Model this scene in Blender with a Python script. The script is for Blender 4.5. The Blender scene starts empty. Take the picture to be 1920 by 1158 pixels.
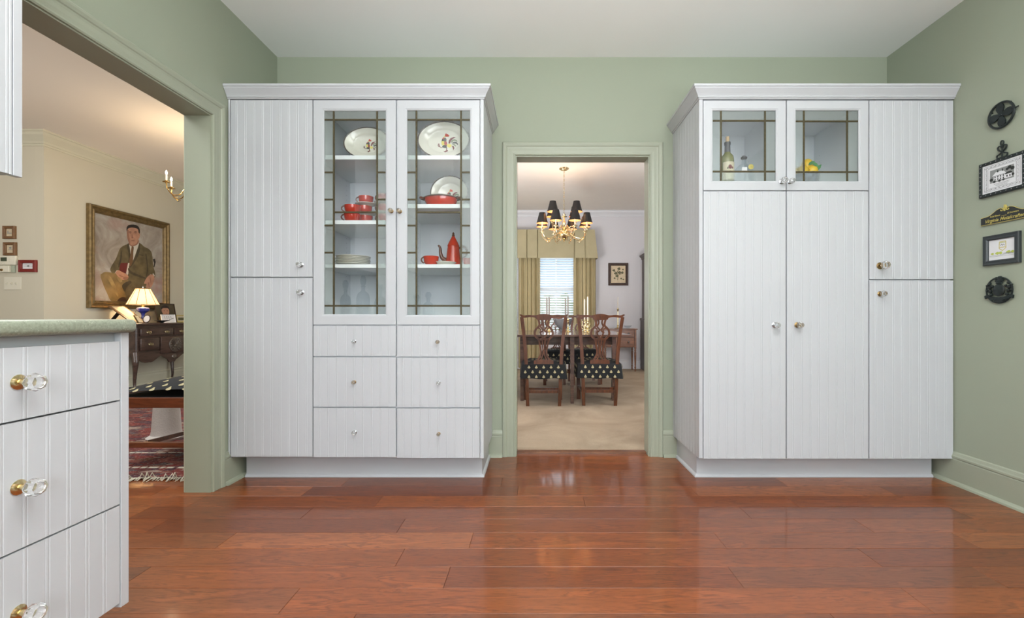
import bpy, bmesh, math, random
from mathutils import Vector, Matrix
random.seed(7)
PI = math.pi
SC = bpy.context.scene
COL = SC.collection

# ---------------------------------------------------------------- camera, world, lights, exposure
F, VX, VY, H = 853.0, 1005.0, 593.0, 0.96      # focal length in pixels, vanishing point, eye height
cam_d = bpy.data.cameras.new('camera')
cam = bpy.data.objects.new('camera', cam_d)
COL.objects.link(cam)
cam.location = (0, 0, H)
cam.rotation_euler = (PI/2, 0, 0)
cam_d.sensor_width = 36
cam_d.lens = F/1920*36
cam_d.shift_x = -(VX-960)/1920
cam_d.shift_y = (VY-579)/1920
cam_d.clip_start = 0.02
SC.camera = cam
SC.view_settings.view_transform = 'Standard'
SC.view_settings.look = 'None'
SC.view_settings.gamma = 1
SC.view_settings.use_curve_mapping = False
SC.view_settings.exposure = 0.72

wd = bpy.data.worlds.new('world')
SC.world = wd
wd.use_nodes = True
bg = wd.node_tree.nodes['Background']
sky = wd.node_tree.nodes.new('ShaderNodeTexSky')
sky.sky_type = 'HOSEK_WILKIE'
sky.turbidity = 6
sky.sun_direction = (0.3, -0.5, 0.8)
wd.node_tree.links.new(sky.outputs[0], bg.inputs[0])
bg.inputs[1].default_value = 3.0

def area(loc, rot, sx, sy, power, col=(1, 1, 1), spread=180):
    l = bpy.data.lights.new('area_light', 'AREA')
    l.shape = 'RECTANGLE'; l.size = sx; l.size_y = sy
    l.energy = power; l.color = col; l.spread = math.radians(spread)
    o = bpy.data.objects.new('area_light', l)
    o.location = loc; o.rotation_euler = rot
    COL.objects.link(o)
    return o

def bulb(loc, power, col=(1, .72, .42), r=.012):
    l = bpy.data.lights.new('lamp_light', 'POINT')
    l.energy = power; l.color = col; l.shadow_soft_size = r
    o = bpy.data.objects.new('lamp_light', l)
    o.location = loc
    COL.objects.link(o)

area((0.5, -2.25, 1.75), (PI/2+.3, 0, 0), 2.6, 1.5, 60, (.93, .97, 1))           # fill standing in as daylight, set at an added window behind the camera
area((0.35, 0.75, 2.70), (0, 0, 0), 1.9, 1.3, 22, (1, .99, .97))              # kitchen ceiling panel
area((0.3, -.7, 1.0), (PI-.35, 0, 0), 2.6, .9, 72, (.95, .99, 1), 110)                # added uplight with no fixture, thrown at the kitchen ceiling
area((-3.0, 2.6, 2.98), (0, 0, 0), 1.2, 3.0, 52, (.95, .98, 1))              # unseen fill added under the living room ceiling
area((-4.6, .5, 1.5), (PI/2+.2, 0, math.radians(12)), 2.0, 1.6, 18, (1, .98, .96), 95)  # added fill aimed at the thermostat wall, out of view
area((-2.02, 5.6, 1.1), (PI/2, 0, PI/2), 2.2, 1.5, 20, (.92, .97, 1))             # added living room fill, hidden behind the jamb on its right side
area((0.4, 4.3, 2.84), (math.radians(35), 0, 0), 2.6, 1.2, 9, (.97, .97, 1))  # added dining room fill, hidden above the doorway header
area((-1.2, 4.4, .9), (PI-.5, -.3, 0), .8, 1.4, 52, (1, .97, .95))             # added uplight for the dining room, hidden left of the doorway
area((1.9, 3.9, 1.2), (PI/2+.3, 0, .2), .9, 1.2, 22, (1, .98, .97))  # extra fill added out of sight, right of the dining doorway
area((0.1, 8.9, 1.7), (-PI/2, 0, 0), 2.2, 1.6, 30, (.9, .96, 1))              # daylight outside the dining windows

# ---------------------------------------------------------------- materials
M = {}
def lin(c):
    return tuple(((v/255)/12.92 if v/255 <= .04045 else ((v/255+.055)/1.055)**2.4) for v in c)

class NT:
    def __init__(s, name):
        s.m = bpy.data.materials.new(name); s.m.use_nodes = True
        s.t = s.m.node_tree; s.n = s.t.nodes; s.b = s.n['Principled BSDF']; M[name] = s.m
    def new(s, typ, **kw):
        n = s.n.new(typ)
        for k, v in kw.items():
            if isinstance(k, str) and hasattr(n, k): setattr(n, k, v)
        return n
    def l(s, a, b): s.t.links.new(a, b)
    def setb(s, **kw):
        for k, v in kw.items():
            key = k.replace('_', ' ')
            s.b.inputs[key].default_value = v
    def coords(s, scale=(1, 1, 1), kind='Object'):
        tc = s.new('ShaderNodeTexCoord'); mp = s.new('ShaderNodeMapping')
        mp.inputs['Scale'].default_value = scale
        s.l(tc.outputs[kind], mp.inputs[0])
        return mp.outputs[0]
    def noise(s, vec, scale, detail=3, rough=.5, dist=0):
        n = s.new('ShaderNodeTexNoise')
        n.inputs['Scale'].default_value = scale; n.inputs['Detail'].default_value = detail
        n.inputs['Roughness'].default_value = rough; n.inputs['Distortion'].default_value = dist
        s.l(vec, n.inputs['Vector'])
        return n.outputs['Fac']
    def ramp(s, fac, stops, interp='LINEAR'):
        r = s.new('ShaderNodeValToRGB'); r.color_ramp.interpolation = interp
        e = r.color_ramp.elements
        while len(e) < len(stops): e.new(0.5)
        for i, (p, c) in enumerate(stops):
            e[i].position = p; e[i].color = (*c, 1)
        s.l(fac, r.inputs[0])
        return r.outputs[0]
    def mix(s, fac, a, b, mode='MIX'):
        n = s.new('ShaderNodeMix'); n.data_type = 'RGBA'; n.blend_type = mode
        for sock, v in ((n.inputs[0], fac), (n.inputs[6], a), (n.inputs[7], b)):
            if hasattr(v, 'links'): s.l(v, sock)
            else: sock.default_value = v if isinstance(v, (int, float)) else (*v, 1)
        return n.outputs[2]
    def bump(s, fac, strength, dist=.002):
        n = s.new('ShaderNodeBump'); n.inputs['Strength'].default_value = strength
        n.inputs['Distance'].default_value = dist
        s.l(fac, n.inputs['Height']); s.l(n.outputs[0], s.b.inputs['Normal'])

def simple(name, rgb, rough=.5, metal=0, var=.06, vscale=6, bump=0, bscale=80, bdist=.001, coat=0, spec=.5, emit=None, stretch=(1, 1, 1)):
    s = NT(name); c = lin(rgb)
    v = s.coords(stretch)
    f = s.noise(v, vscale, 3)
    a = tuple(max(0, x*(1-var)) for x in c); b = tuple(min(1, x*(1+var)) for x in c)
    s.l(s.ramp(f, [(.3, a), (.7, b)]), s.b.inputs['Base Color'])
    s.setb(Roughness=rough, Metallic=metal, Coat_Weight=coat, Specular_IOR_Level=spec)
    s.b.inputs['Coat Roughness'].default_value = .08
    if bump:
        s.bump(s.noise(v, bscale, 2), bump, bdist)
    if emit:
        s.b.inputs['Emission Color'].default_value = (*lin(emit[0]), 1)
        s.b.inputs['Emission Strength'].default_value = emit[1]
    return s.m

simple('green_wall', (157, 164, 145), .62, var=.02, vscale=1.5, bump=.25, bscale=260, bdist=.0006)
simple('green_trim', (161, 166, 147), .38, var=.02, vscale=3, bump=.05, bscale=60)
simple('ceiling_paint', (240, 240, 238), .8, var=.012, vscale=1.2, bump=.25, bscale=300, bdist=.0006)
simple('cream_wall', (210, 204, 184), .6, var=.02, vscale=1.2, bump=.2, bscale=240, bdist=.0006)
simple('cream_ceiling', (235, 225, 212), .75, var=.015, vscale=1)
simple('cream_trim', (212, 208, 186), .4, var=.02)
simple('white_wall', (212, 212, 216), .7, var=.015, vscale=1.5, bump=.2, bscale=240, bdist=.0006)
simple('white_ceiling', (225, 220, 212), .8, var=.012)
simple('white_trim', (216, 218, 222), .4, var=.01)
simple('white_lacquer', (192, 194, 198), .3, var=.006, vscale=3, bump=.03, bscale=8, bdist=.001)
simple('cabinet_inside', (236, 239, 243), .5, var=.01)
simple('glass_shelf_white', (225, 230, 230), .35, var=.01)
simple('brass', (196, 160, 92), .25, 1, var=.12, vscale=30)
simple('polished_brass', (226, 206, 158), .18, 1, var=.08, vscale=20)
simple('antique_brass', (150, 124, 84), .35, 1, var=.2, vscale=60)
simple('silver', (170, 172, 176), .2, 1, var=.05)
simple('pewter', (138, 142, 146), .25, .2, var=.08, coat=.5)
simple('pale_brass', (206, 196, 170), .22, 1, var=.1, vscale=30)
simple('lead_came', (74, 66, 42), .5, .3, var=.45, vscale=120, bump=.5, bscale=200)
simple('red_glaze', (186, 44, 18), .14, var=.12, vscale=14, coat=.6)
simple('brown_glaze', (96, 52, 40), .2, var=.2, vscale=20, coat=.5)
simple('cream_glaze', (216, 214, 200), .16, var=.03, vscale=8, coat=.6)
simple('rim_brown', (84, 76, 70), .25, var=.2, vscale=20)
simple('ink_black', (38, 40, 38), .5); simple('ink_red', (150, 40, 30), .5); simple('ink_yellow', (214, 200, 92), .5)
simple('ink_green', (126, 134, 106), .5); simple('ink_maroon', (108, 44, 42), .5); simple('ink_bright_red', (196, 62, 42), .5)
simple('ink_lime', (178, 190, 84), .6); simple('ink_grey', (140, 142, 140), .6); simple('ink_olive', (92, 90, 62), .6)
simple('cast_iron', (34, 42, 41), .45, .3, var=.2, vscale=40, bump=.3, bscale=120)
simple('gold_paint', (206, 190, 104), .4, .35, var=.1, vscale=60)
simple('paper', (226, 226, 228), .6, var=.02)
simple('old_paper', (206, 190, 160), .7, var=.08, vscale=20)
simple('black_frame', (44, 50, 52), .35, var=.1)
simple('red_frame', (124, 40, 36), .4, var=.1)
simple('wood_frame', (120, 88, 58), .45, var=.15, vscale=30)
simple('dark_frame', (62, 44, 36), .35, var=.2, vscale=30)
simple('gold_frame', (122, 102, 66), .4, .45, var=.25, vscale=24, bump=.3, bscale=60)
simple('plastic_white', (226, 222, 204), .4, var=.01)
simple('lcd', (74, 82, 66), .25, var=.05)
simple('laminate', (168, 176, 158), .35)
simple('black_fabric', (20, 23, 26), .85, var=.2, vscale=30, bump=.3, bscale=400)
simple('bee_gold', (178, 168, 130), .8, var=.15, vscale=60)
simple('curtain', (184, 171, 132), .85, var=.06, vscale=4, bump=.2, bscale=300)
simple('curtain_valance', (176, 167, 134), .85, var=.06, vscale=4, bump=.2, bscale=300)
simple('blind_white', (235, 238, 240), .5, var=.01)
simple('wax_grey', (142, 136, 128), .5, var=.05); simple('wax_white', (226, 220, 206), .45, var=.03)
simple('bulb_glow', (255, 220, 170), .5, emit=((255, 214, 150), 9))
simple('flame_glow', (255, 230, 190), .5, emit=((255, 232, 190), 16))
simple('shade_black', (12, 11, 12), .55, var=.2, vscale=12)
simple('shade_lining', (200, 150, 110), .7)
simple('cobalt_glass', (44, 52, 130), .08, coat=.8, var=.25, vscale=20)
simple('skin_paint', (176, 132, 108), .6, var=.16, vscale=14); simple('suit_paint', (100, 88, 60), .7, var=.3, vscale=9)
simple('suit_dark_paint', (74, 66, 48), .7, var=.3, vscale=9); simple('trouser_paint', (132, 112, 72), .7, var=.3, vscale=7)
simple('trouser_light_paint', (146, 126, 84), .7, var=.3, vscale=9)
simple('hair_paint', (42, 34, 30), .6); simple('shirt_paint', (198, 194, 182), .6); simple('book_paint', (108, 42, 36), .6)
simple('tie_paint', (110, 80, 52), .6); simple('face_shade_paint', (146, 104, 86), .6); simple('shoe_paint', (66, 44, 34), .6)
simple('carved_highlight', (92, 82, 74), .2, coat=.6)
simple('pedestal_white', (206, 200, 194), .7, var=.05, bump=.8, bscale=90, bdist=.004)
simple('fringe_cream', (196, 190, 172), .9, var=.1, vscale=40)
simple('lemon', (222, 184, 40), .35, var=.12, vscale=20, bump=.3, bscale=150); simple('leaf_green', (62, 120, 70), .4, var=.2, vscale=30)
simple('delft', (120, 128, 150), .25, var=.5, vscale=40, coat=.5)
simple('cork', (196, 168, 130), .8, var=.15, vscale=60)
simple('foil_black', (34, 38, 48), .35, var=.1); simple('label_cream', (208, 200, 170), .6, var=.05)
simple('lawn', (96, 128, 62), .9, var=.3, vscale=3, bump=.6, bscale=30, bdist=.05)
simple('shrub_green', (120, 156, 84), .8, var=.4, vscale=9, bump=1, bscale=20, bdist=.04)
simple('cord_brown', (60, 44, 34), .6)

def wood(name, dark, light, rough=.3, coat=.3, stretch=(14, 2, 2), rnd=False):
    s = NT(name)
    tc = s.new('ShaderNodeTexCoord'); mp = s.new('ShaderNodeMapping'); mp.inputs['Scale'].default_value = stretch
    s.l(tc.outputs['Object'], mp.inputs[0])
    g = s.noise(mp.outputs[0], 3, 5, .6, .6)
    c = s.ramp(g, [(.28, lin(dark)), (.72, lin(light))])
    s.l(c, s.b.inputs['Base Color'])
    s.setb(Roughness=rough, Coat_Weight=coat)
    s.b.inputs['Coat Roughness'].default_value = .1
wood('mahogany', (58, 32, 20), (108, 62, 36), stretch=(12, 12, 2))
wood('dark_walnut', (50, 38, 34), (88, 68, 60), stretch=(8, 2, 12))
wood('table_wood', (70, 52, 48), (112, 84, 72), rough=.18, coat=.5, stretch=(2, 14, 10))
wood('cherry', (92, 56, 36), (140, 92, 62), stretch=(3, 3, 14))
wood('chair_rail_wood', (92, 46, 28), (140, 78, 48), stretch=(2, 12, 12))

# floor planks: tone differs from plank to plank, long grain with cathedral figures, satin lacquer
s = NT('plank_wood')
oi = s.new('ShaderNodeObjectInfo'); tc = s.new('ShaderNodeTexCoord')
cm = s.new('ShaderNodeVectorMath'); cm.operation = 'SCALE'; cm.inputs['Scale'].default_value = 37.0
cr = s.new('ShaderNodeCombineXYZ')
s.l(oi.outputs['Random'], cr.inputs[0]); s.l(oi.outputs['Random'], cr.inputs[1]); s.l(oi.outputs['Random'], cr.inputs[2])
s.l(cr.outputs[0], cm.inputs[0])
ad = s.new('ShaderNodeVectorMath'); ad.operation = 'ADD'
s.l(tc.outputs['Object'], ad.inputs[0]); s.l(cm.outputs[0], ad.inputs[1])
mp = s.new('ShaderNodeMapping'); mp.inputs['Scale'].default_value = (1.6, 11, 1); s.l(ad.outputs[0], mp.inputs[0])
f1 = s.noise(mp.outputs[0], 1.6, 4, .55, 1.2)
wv = s.new('ShaderNodeMath'); wv.operation = 'MULTIPLY'; wv.inputs[1].default_value = 26; s.l(f1, wv.inputs[0])
sn = s.new('ShaderNodeMath'); sn.operation = 'SINE'; s.l(wv.outputs[0], sn.inputs[0])
mr = s.new('ShaderNodeMapRange'); mr.inputs[1].default_value = .55; mr.inputs[2].default_value = 1; s.l(sn.outputs[0], mr.inputs[0])
mp2 = s.new('ShaderNodeMapping'); mp2.inputs['Scale'].default_value = (9, 90, 1); s.l(ad.outputs[0], mp2.inputs[0])
f2 = s.noise(mp2.outputs[0], 2.2, 5, .65)
tone = s.ramp(oi.outputs['Random'], [(0, lin((104, 52, 25))), (.25, lin((134, 73, 36))), (.5, lin((116, 60, 29))), (.75, lin((144, 82, 42))), (1, lin((90, 50, 33)))])
soft = s.ramp(f1, [(.3, (.78, .76, .74)), (.7, (1.15, 1.12, 1.1))])
c = s.mix(1.0, tone, soft, 'MULTIPLY')
ms = s.new('ShaderNodeMath'); ms.operation = 'MULTIPLY'; ms.inputs[1].default_value = .42; s.l(mr.outputs[0], ms.inputs[0])
c = s.mix(ms.outputs[0], c, lin((74, 36, 22)))
pores = s.ramp(f2, [(.36, (.72, .7, .68)), (.5, (1.03, 1.03, 1.03))])
c = s.mix(1.0, c, pores, 'MULTIPLY')
s.l(c, s.b.inputs['Base Color'])
s.setb(Roughness=.42, Coat_Weight=.7, Specular_IOR_Level=.2); s.b.inputs['Coat Roughness'].default_value = .09
s.bump(s.noise(mp.outputs[0], .8, 2), .10, .004)

simple('under_floor', (58, 30, 20), .6)
# carpet
s = NT('carpet')
v = s.coords()
f = s.noise(v, 1.6, 4, .6, .8); g = s.noise(v, 320, 2)
c = s.ramp(f, [(.3, lin((156, 138, 116))), (.7, lin((188, 170, 146)))])
c = s.mix(.5, c, s.ramp(g, [(.3, (.7, .7, .7)), (.7, (1.15, 1.15, 1.15))]), 'MULTIPLY')
s.l(c, s.b.inputs['Base Color']); s.setb(Roughness=.95); s.bump(g, .8, .004)
# countertop: speckled solid surface
s = NT('countertop')
v = s.coords()
vo = s.new('ShaderNodeTexVoronoi'); vo.inputs['Scale'].default_value = 190; s.l(v, vo.inputs[0])
sp = s.ramp(vo.outputs['Distance'], [(.0, (1, 1, 1)), (.22, (1, 1, 1)), (.3, (0, 0, 0))])
n1 = s.noise(v, 160, 3, .7); n2 = s.noise(v, 60, 2)
c = s.ramp(n1, [(.3, lin((124, 130, 113))), (.62, lin((150, 156, 138)))])
hi = s.ramp(n2, [(.55, (0, 0, 0)), (.6, (1, 1, 1))])
c = s.mix(s.mix(1, sp, hi, 'MULTIPLY'), c, lin((176, 180, 162)))
s.l(c, s.b.inputs['Base Color']); s.setb(Roughness=.3)
# persian style rug: bands and broken motifs woven in
s = NT('rug_weave')
v = s.coords((1, 1, 1))
mpa = s.new('ShaderNodeMapping'); mpa.inputs['Scale'].default_value = (7, 13, 1); s.l(v, mpa.inputs[0])
vo = s.new('ShaderNodeTexVoronoi'); vo.inputs['Scale'].default_value = 1.6; vo.distance = 'MANHATTAN'; s.l(mpa.outputs[0], vo.inputs[0])
sepc = s.new('ShaderNodeSeparateColor'); s.l(vo.outputs['Color'], sepc.inputs[0])
c1 = s.ramp(sepc.outputs[0], [(0, lin((104, 30, 30))), (.20, lin((134, 50, 42))), (.34, lin((36, 38, 54))), (.50, lin((150, 88, 72))), (.62, lin((178, 164, 148))), (.72, lin((74, 34, 30))), (.84, lin((84, 92, 94))), (.93, lin((110, 72, 44)))], 'CONSTANT')
nz = s.noise(mpa.outputs[0], 6, 4, .7)
c2 = s.ramp(nz, [(.38, lin((62, 28, 30))), (.46, lin((122, 42, 38))), (.54, lin((40, 36, 46))), (.59, lin((190, 178, 160))), (.65, lin((110, 62, 42)))], 'CONSTANT')
c = s.mix(.5, c1, c2)
wn = s.noise(v, 260, 2)
c = s.mix(.6, c, s.ramp(wn, [(.3, (.6, .6, .6)), (.7, (1.3, 1.3, 1.3))]), 'MULTIPLY')
s.l(c, s.b.inputs['Base Color']); s.setb(Roughness=.95); s.bump(wn, .8, .005)
# mottled oil paint background
s = NT('painting_ground')
v = s.coords((1, 1, 1))
f = s.noise(v, 3.2, 5, .6, 1.4); g = s.noise(v, 2.0, 3, .5, .5)
c = s.ramp(f, [(.3, lin((134, 124, 112))), (.55, lin((164, 156, 146))), (.75, lin((182, 182, 178)))])
c = s.mix(s.ramp(g, [(.52, (0, 0, 0)), (.7, (.6, .6, .6))]), c, lin((164, 116, 104)))
s.l(c, s.b.inputs['Base Color']); s.setb(Roughness=.5); s.bump(s.noise(v, 60, 3), .3, .001)
# dark fabric mottled lamp shade that glows from the bulb inside
s = NT('lamp_shade_cloth')
s.setb(Roughness=.8); s.b.inputs['Base Color'].default_value = (*lin((240, 228, 204)), 1)
tr = s.new('ShaderNodeBsdfTranslucent'); tr.inputs[0].default_value = (*lin((250, 238, 216)), 1)
mx = s.new('ShaderNodeMixShader'); mx.inputs[0].default_value = .55
out = s.n['Material Output']
s.l(s.b.outputs[0], mx.inputs[1]); s.l(tr.outputs[0], mx.inputs[2]); s.l(mx.outputs[0], out.inputs[0])

def thin_glass(name, tint, gloss_rough, bump, bscale, ior=1.5, rough_refr=0):
    """window style glass: light passes, surface reflects by Fresnel"""
    s = NT(name); s.n.remove(s.b); out = s.n['Material Output']
    t = s.new('ShaderNodeBsdfTransparent'); t.inputs[0].default_value = (*tint, 1)
    g = s.new('ShaderNodeBsdfGlossy'); g.inputs['Roughness'].default_value = gloss_rough
    fr = s.new('ShaderNodeLayerWeight'); fr.inputs['Blend'].default_value = .5
    pw = s.new('ShaderNodeMath'); pw.operation = 'POWER'; pw.inputs[1].default_value = 4.0
    s.l(fr.outputs['Facing'], pw.inputs[0])
    mr_ = s.new('ShaderNodeMapRange'); f0 = ((ior-1)/(ior+1))**2
    mr_.inputs[3].default_value = f0; mr_.inputs[4].default_value = .75 if ior > 1.4 else .45
    s.l(pw.outputs[0], mr_.inputs[0])
    mx = s.new('ShaderNodeMixShader'); s.l(mr_.outputs[0], mx.inputs[0])
    first = t.outputs[0]
    if bump:
        v = s.coords(); n = s.noise(v, bscale, 3, .6)
        b = s.new('ShaderNodeBump'); b.inputs['Strength'].default_value = bump; b.inputs['Distance'].default_value = .003
        s.l(n, b.inputs['Height']); s.l(b.outputs[0], g.inputs['Normal']); pass
        rf = s.new('ShaderNodeBsdfRefraction'); rf.inputs['IOR'].default_value = 1.12; rf.inputs['Roughness'].default_value = .12
        rf.inputs[0].default_value = (*tint, 1); s.l(b.outputs[0], rf.inputs['Normal'])
        m2 = s.new('ShaderNodeMixShader'); m2.inputs[0].default_value = rough_refr
        s.l(t.outputs[0], m2.inputs[1]); s.l(rf.outputs[0], m2.inputs[2]); first = m2.outputs[0]
        df = s.new('ShaderNodeBsdfDiffuse'); df.inputs[0].default_value = (.55, .6, .58, 1); s.l(b.outputs[0], df.inputs['Normal'])
        m3 = s.new('ShaderNodeMixShader'); m3.inputs[0].default_value = .16
        s.l(first, m3.inputs[1]); s.l(df.outputs[0], m3.inputs[2]); first = m3.outputs[0]
    s.l(first, mx.inputs[1]); s.l(g.outputs[0], mx.inputs[2]); s.l(mx.outputs[0], out.inputs[0])
thin_glass('clear_glass', (.985, .99, .99), .01, 0, 0)
thin_glass('seedy_glass', (.92, .95, .94), .08, 1.0, 130, rough_refr=.5)
thin_glass('bottle_clear', (.92, .94, .95), .03, 0, 0, ior=1.22)
s = NT('crystal'); s.setb(Roughness=.02, Transmission_Weight=.9, IOR=1.5); s.b.inputs['Base Color'].default_value = (.96, .97, .97, 1)
s = NT('bottle_green'); s.setb(Roughness=.06, Transmission_Weight=.35, IOR=1.45); s.b.inputs['Base Color'].default_value = (*lin((122, 124, 52)), 1)

# ---------------------------------------------------------------- mesh helpers
class MB:
    def __init__(s): s.v, s.f, s.mi, s.sm = [], [], [], []
    def add(s, vs, fs, mi=0, smooth=False, T=None):
        b = len(s.v)
        for p in vs:
            p = Vector(p)
            if T is not None: p = T @ p
            s.v.append(p)
        for q in fs:
            s.f.append([b+i for i in q]); s.mi.append(mi); s.sm.append(smooth)
        return s
    def box(s, x0, x1, y0, y1, z0, z1, mi=0, b=0, T=None, seg=1):
        if x1 < x0: x0, x1 = x1, x0
        if y1 < y0: y0, y1 = y1, y0
        if z1 < z0: z0, z1 = z1, z0
        if not b:
            vs = [(x, y, z) for x in (x0, x1) for y in (y0, y1) for z in (z0, z1)]
            fs = [(0, 1, 3, 2), (4, 6, 7, 5), (0, 4, 5, 1), (2, 3, 7, 6), (0, 2, 6, 4), (1, 5, 7, 3)]
            return s.add(vs, fs, mi, False, T)
        bm = bmesh.new(); bmesh.ops.create_cube(bm, size=1)
        for v in bm.verts:
            v.co = Vector(((x0+x1)/2+v.co.x*(x1-x0), (y0+y1)/2+v.co.y*(y1-y0), (z0+z1)/2+v.co.z*(z1-z0)))
        bmesh.ops.bevel(bm, geom=list(bm.edges), offset=b, segments=seg, affect='EDGES', profile=.5)
        bm.verts.index_update()
        s.add([v.co.copy() for v in bm.verts], [[v.index for v in f.verts] for f in bm.faces], mi, seg > 1, T)
        bm.free(); return s
    def bar(s, p0, p1, w, d, mi=0, w2=None, d2=None, up=(0, 1, 0)):
        p0, p1 = Vector(p0), Vector(p1); w2 = w if w2 is None else w2; d2 = d if d2 is None else d2
        ax = (p1-p0).normalized(); u = ax.cross(Vector(up))
        if u.length < 1e-5: u = ax.cross(Vector((1, 0, 0)))
        u.normalize(); q = u.cross(ax).normalized(); vs = []
        for p, a, b in ((p0, w, d), (p1, w2, d2)):
            for i, j in ((-1, -1), (1, -1), (1, 1), (-1, 1)): vs.append(p+u*(i*a/2)+q*(j*b/2))
        return s.add(vs, [(0, 1, 2, 3), (7, 6, 5, 4), (0, 4, 5, 1), (1, 5, 6, 2), (2, 6, 7, 3), (3, 7, 4, 0)], mi)
    def tube(s, pts, r, n=8, mi=0, smooth=True, flat=None, closed=False, T=None):
        pts = [Vector(p) for p in pts]; k = len(pts); rr = r if isinstance(r, (list, tuple)) else [r]*k
        vs, fs = [], []; u = None
        for i, p in enumerate(pts):
            if closed: t = pts[(i+1) % k]-pts[i-1]
            else: t = (pts[min(i+1, k-1)]-pts[max(i-1, 0)])
            t.normalize()
            if u is None:
                u = t.cross(Vector((0, 0, 1)))
                if u.length < .1: u = t.cross(Vector((0, 1, 0)))
            u = (u-t*u.dot(t)).normalized(); q = t.cross(u)
            for j in range(n):
                a = 2*PI*j/n
                vs.append(p+(u*math.cos(a)+q*math.sin(a))*rr[i])
        for i in range(k if closed else k-1):
            i2 = (i+1) % k
            for j in range(n): fs.append((i*n+j, i*n+(j+1) % n, i2*n+(j+1) % n, i2*n+j))
        if not closed: fs.append(list(range(n))[::-1]); fs.append([(k-1)*n+j for j in range(n)])
        return s.add(vs, fs, mi, smooth, T)
    def lathe(s, prof, c=(0, 0, 0), n=16, mi=0, axis='z', smooth=True, sx=1, sy=1, T=None, a0=0, caps=True):
        vs, fs = [], []
        for r, h in prof:
            for j in range(n):
                a = 2*PI*j/n+a0; x, y = r*math.cos(a)*sx, r*math.sin(a)*sy
                if axis == 'z': p = (x, y, h)
                elif axis == 'y': p = (x, h, y)
                elif axis == '-y': p = (x, -h, y)
                elif axis == 'x': p = (h, x, y)
                else: p = (-h, x, y)
                vs.append(Vector(p)+Vector(c))
        for i in range(len(prof)-1):
            for j in range(n): fs.append((i*n+j, i*n+(j+1) % n, (i+1)*n+(j+1) % n, (i+1)*n+j))
        if caps and prof[0][0] > 1e-6: fs.append(list(range(n))[::-1])
        if caps and prof[-1][0] > 1e-6: fs.append([(len(prof)-1)*n+j for j in range(n)])
        return s.add(vs, fs, mi, smooth, T)
    def prism(s, poly, fn, w0, w1, mi=0, smooth=False):
        n = len(poly)
        vs = [fn(u, v, w0) for u, v in poly]+[fn(u, v, w1) for u, v in poly]
        fs = [list(range(n))[::-1], list(range(n, 2*n))]+[(i, (i+1) % n, n+(i+1) % n, n+i) for i in range(n)]
        return s.add(vs, fs, mi, smooth)
    def sweep(s, prof, path, fn, side=1, closed=False, mi=0, smooth=False):
        n, k = len(path), len(prof); P = [Vector(p) for p in path]; vs, fs = [], []
        for i in range(n):
            d0 = (P[i]-P[i-1]) if (i > 0 or closed) else (P[1]-P[0])
            d1 = (P[(i+1) % n]-P[i]) if (i < n-1 or closed) else (P[-1]-P[-2])
            d0.normalize(); d1.normalize()
            n0 = Vector((-d0.y, d0.x))*side; n1 = Vector((-d1.y, d1.x))*side
            m = (n0+n1).normalized(); m = m/max(.2, m.dot(n0))
            for a, b in prof: vs.append(fn(P[i].x+m.x*a, P[i].y+m.y*a, b))
        for i in range(n if closed else n-1):
            i2 = (i+1) % n
            for j in range(k): fs.append((i*k+j, i*k+(j+1) % k, i2*k+(j+1) % k, i2*k+j))
        if not closed: fs.append(list(range(k))[::-1]); fs.append([(n-1)*k+j for j in range(k)])
        return s.add(vs, fs, mi, smooth)
    def build(s, name, mats, parent=None, origin=None):
        if isinstance(mats, str): mats = [mats]
        if origin is None:
            if parent is not None: origin = WL[parent.name]
            else:
                xs = [p.x for p in s.v]; ys = [p.y for p in s.v]; zs = [p.z for p in s.v]
                origin = Vector(((min(xs)+max(xs))/2, (min(ys)+max(ys))/2, min(zs)))
        origin = Vector(origin)
        me = bpy.data.meshes.new(name)
        me.from_pydata([p-origin for p in s.v], [], s.f)
        for m in mats: me.materials.append(M[m])
        me.polygons.foreach_set('material_index', s.mi); me.polygons.foreach_set('use_smooth', s.sm)
        bm = bmesh.new(); bm.from_mesh(me); bmesh.ops.recalc_face_normals(bm, faces=bm.faces); bm.to_mesh(me); bm.free()
        if any(s.sm): me.set_sharp_from_angle(angle=math.radians(38))
        me.update()
        o = bpy.data.objects.new(name, me); COL.objects.link(o)
        if parent is not None:
            o.parent = parent; o.location = origin-WL[parent.name]
        else: o.location = origin
        WL[o.name] = origin.copy()
        return o
WL = {}
def tag(o, label=None, cat=None, group=None, kind=None):
    if label: o['label'] = label
    if cat: o['category'] = cat
    if group: o['group'] = group
    if kind: o['kind'] = kind
    return o
def thing(name, loc, label, cat, group=None):
    o = bpy.data.objects.new(name, None); o.empty_display_size = .05
    COL.objects.link(o); o.location = loc; WL[o.name] = Vector(loc)
    return tag(o, label, cat, group)
def struct(name, mb, mat, parent=None):
    o = mb.build(name, mat, parent)
    if parent is None: o['kind'] = 'structure'
    return o
def copy_tree(o, parent=None):
    c = o.copy(); COL.objects.link(c); c.parent = parent
    for ch in o.children: copy_tree(ch, c)
    return c
def smooth_pts(pts, k=5, closed=False):
    """Catmull-Rom through the points"""
    n = len(pts); out = []; rng = range(n if closed else n-1); dim = len(pts[0])
    g = lambda i: Vector(pts[i % n]) if closed else Vector(pts[max(0, min(n-1, i))])
    for i in rng:
        p0, p1, p2, p3 = g(i-1), g(i), g(i+1), g(i+2)
        for j in range(k):
            t = j/k
            out.append(.5*((2*p1)+(p2-p0)*t+(2*p0-5*p1+4*p2-p3)*t*t+(3*p1-p0-3*p2+p3)*t**3))
    if not closed: out.append(Vector(pts[-1]))
    return out
def SX(px, s): return (px-VX)/s
def SZ(py, s): return H+(VY-py)/s

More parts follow.
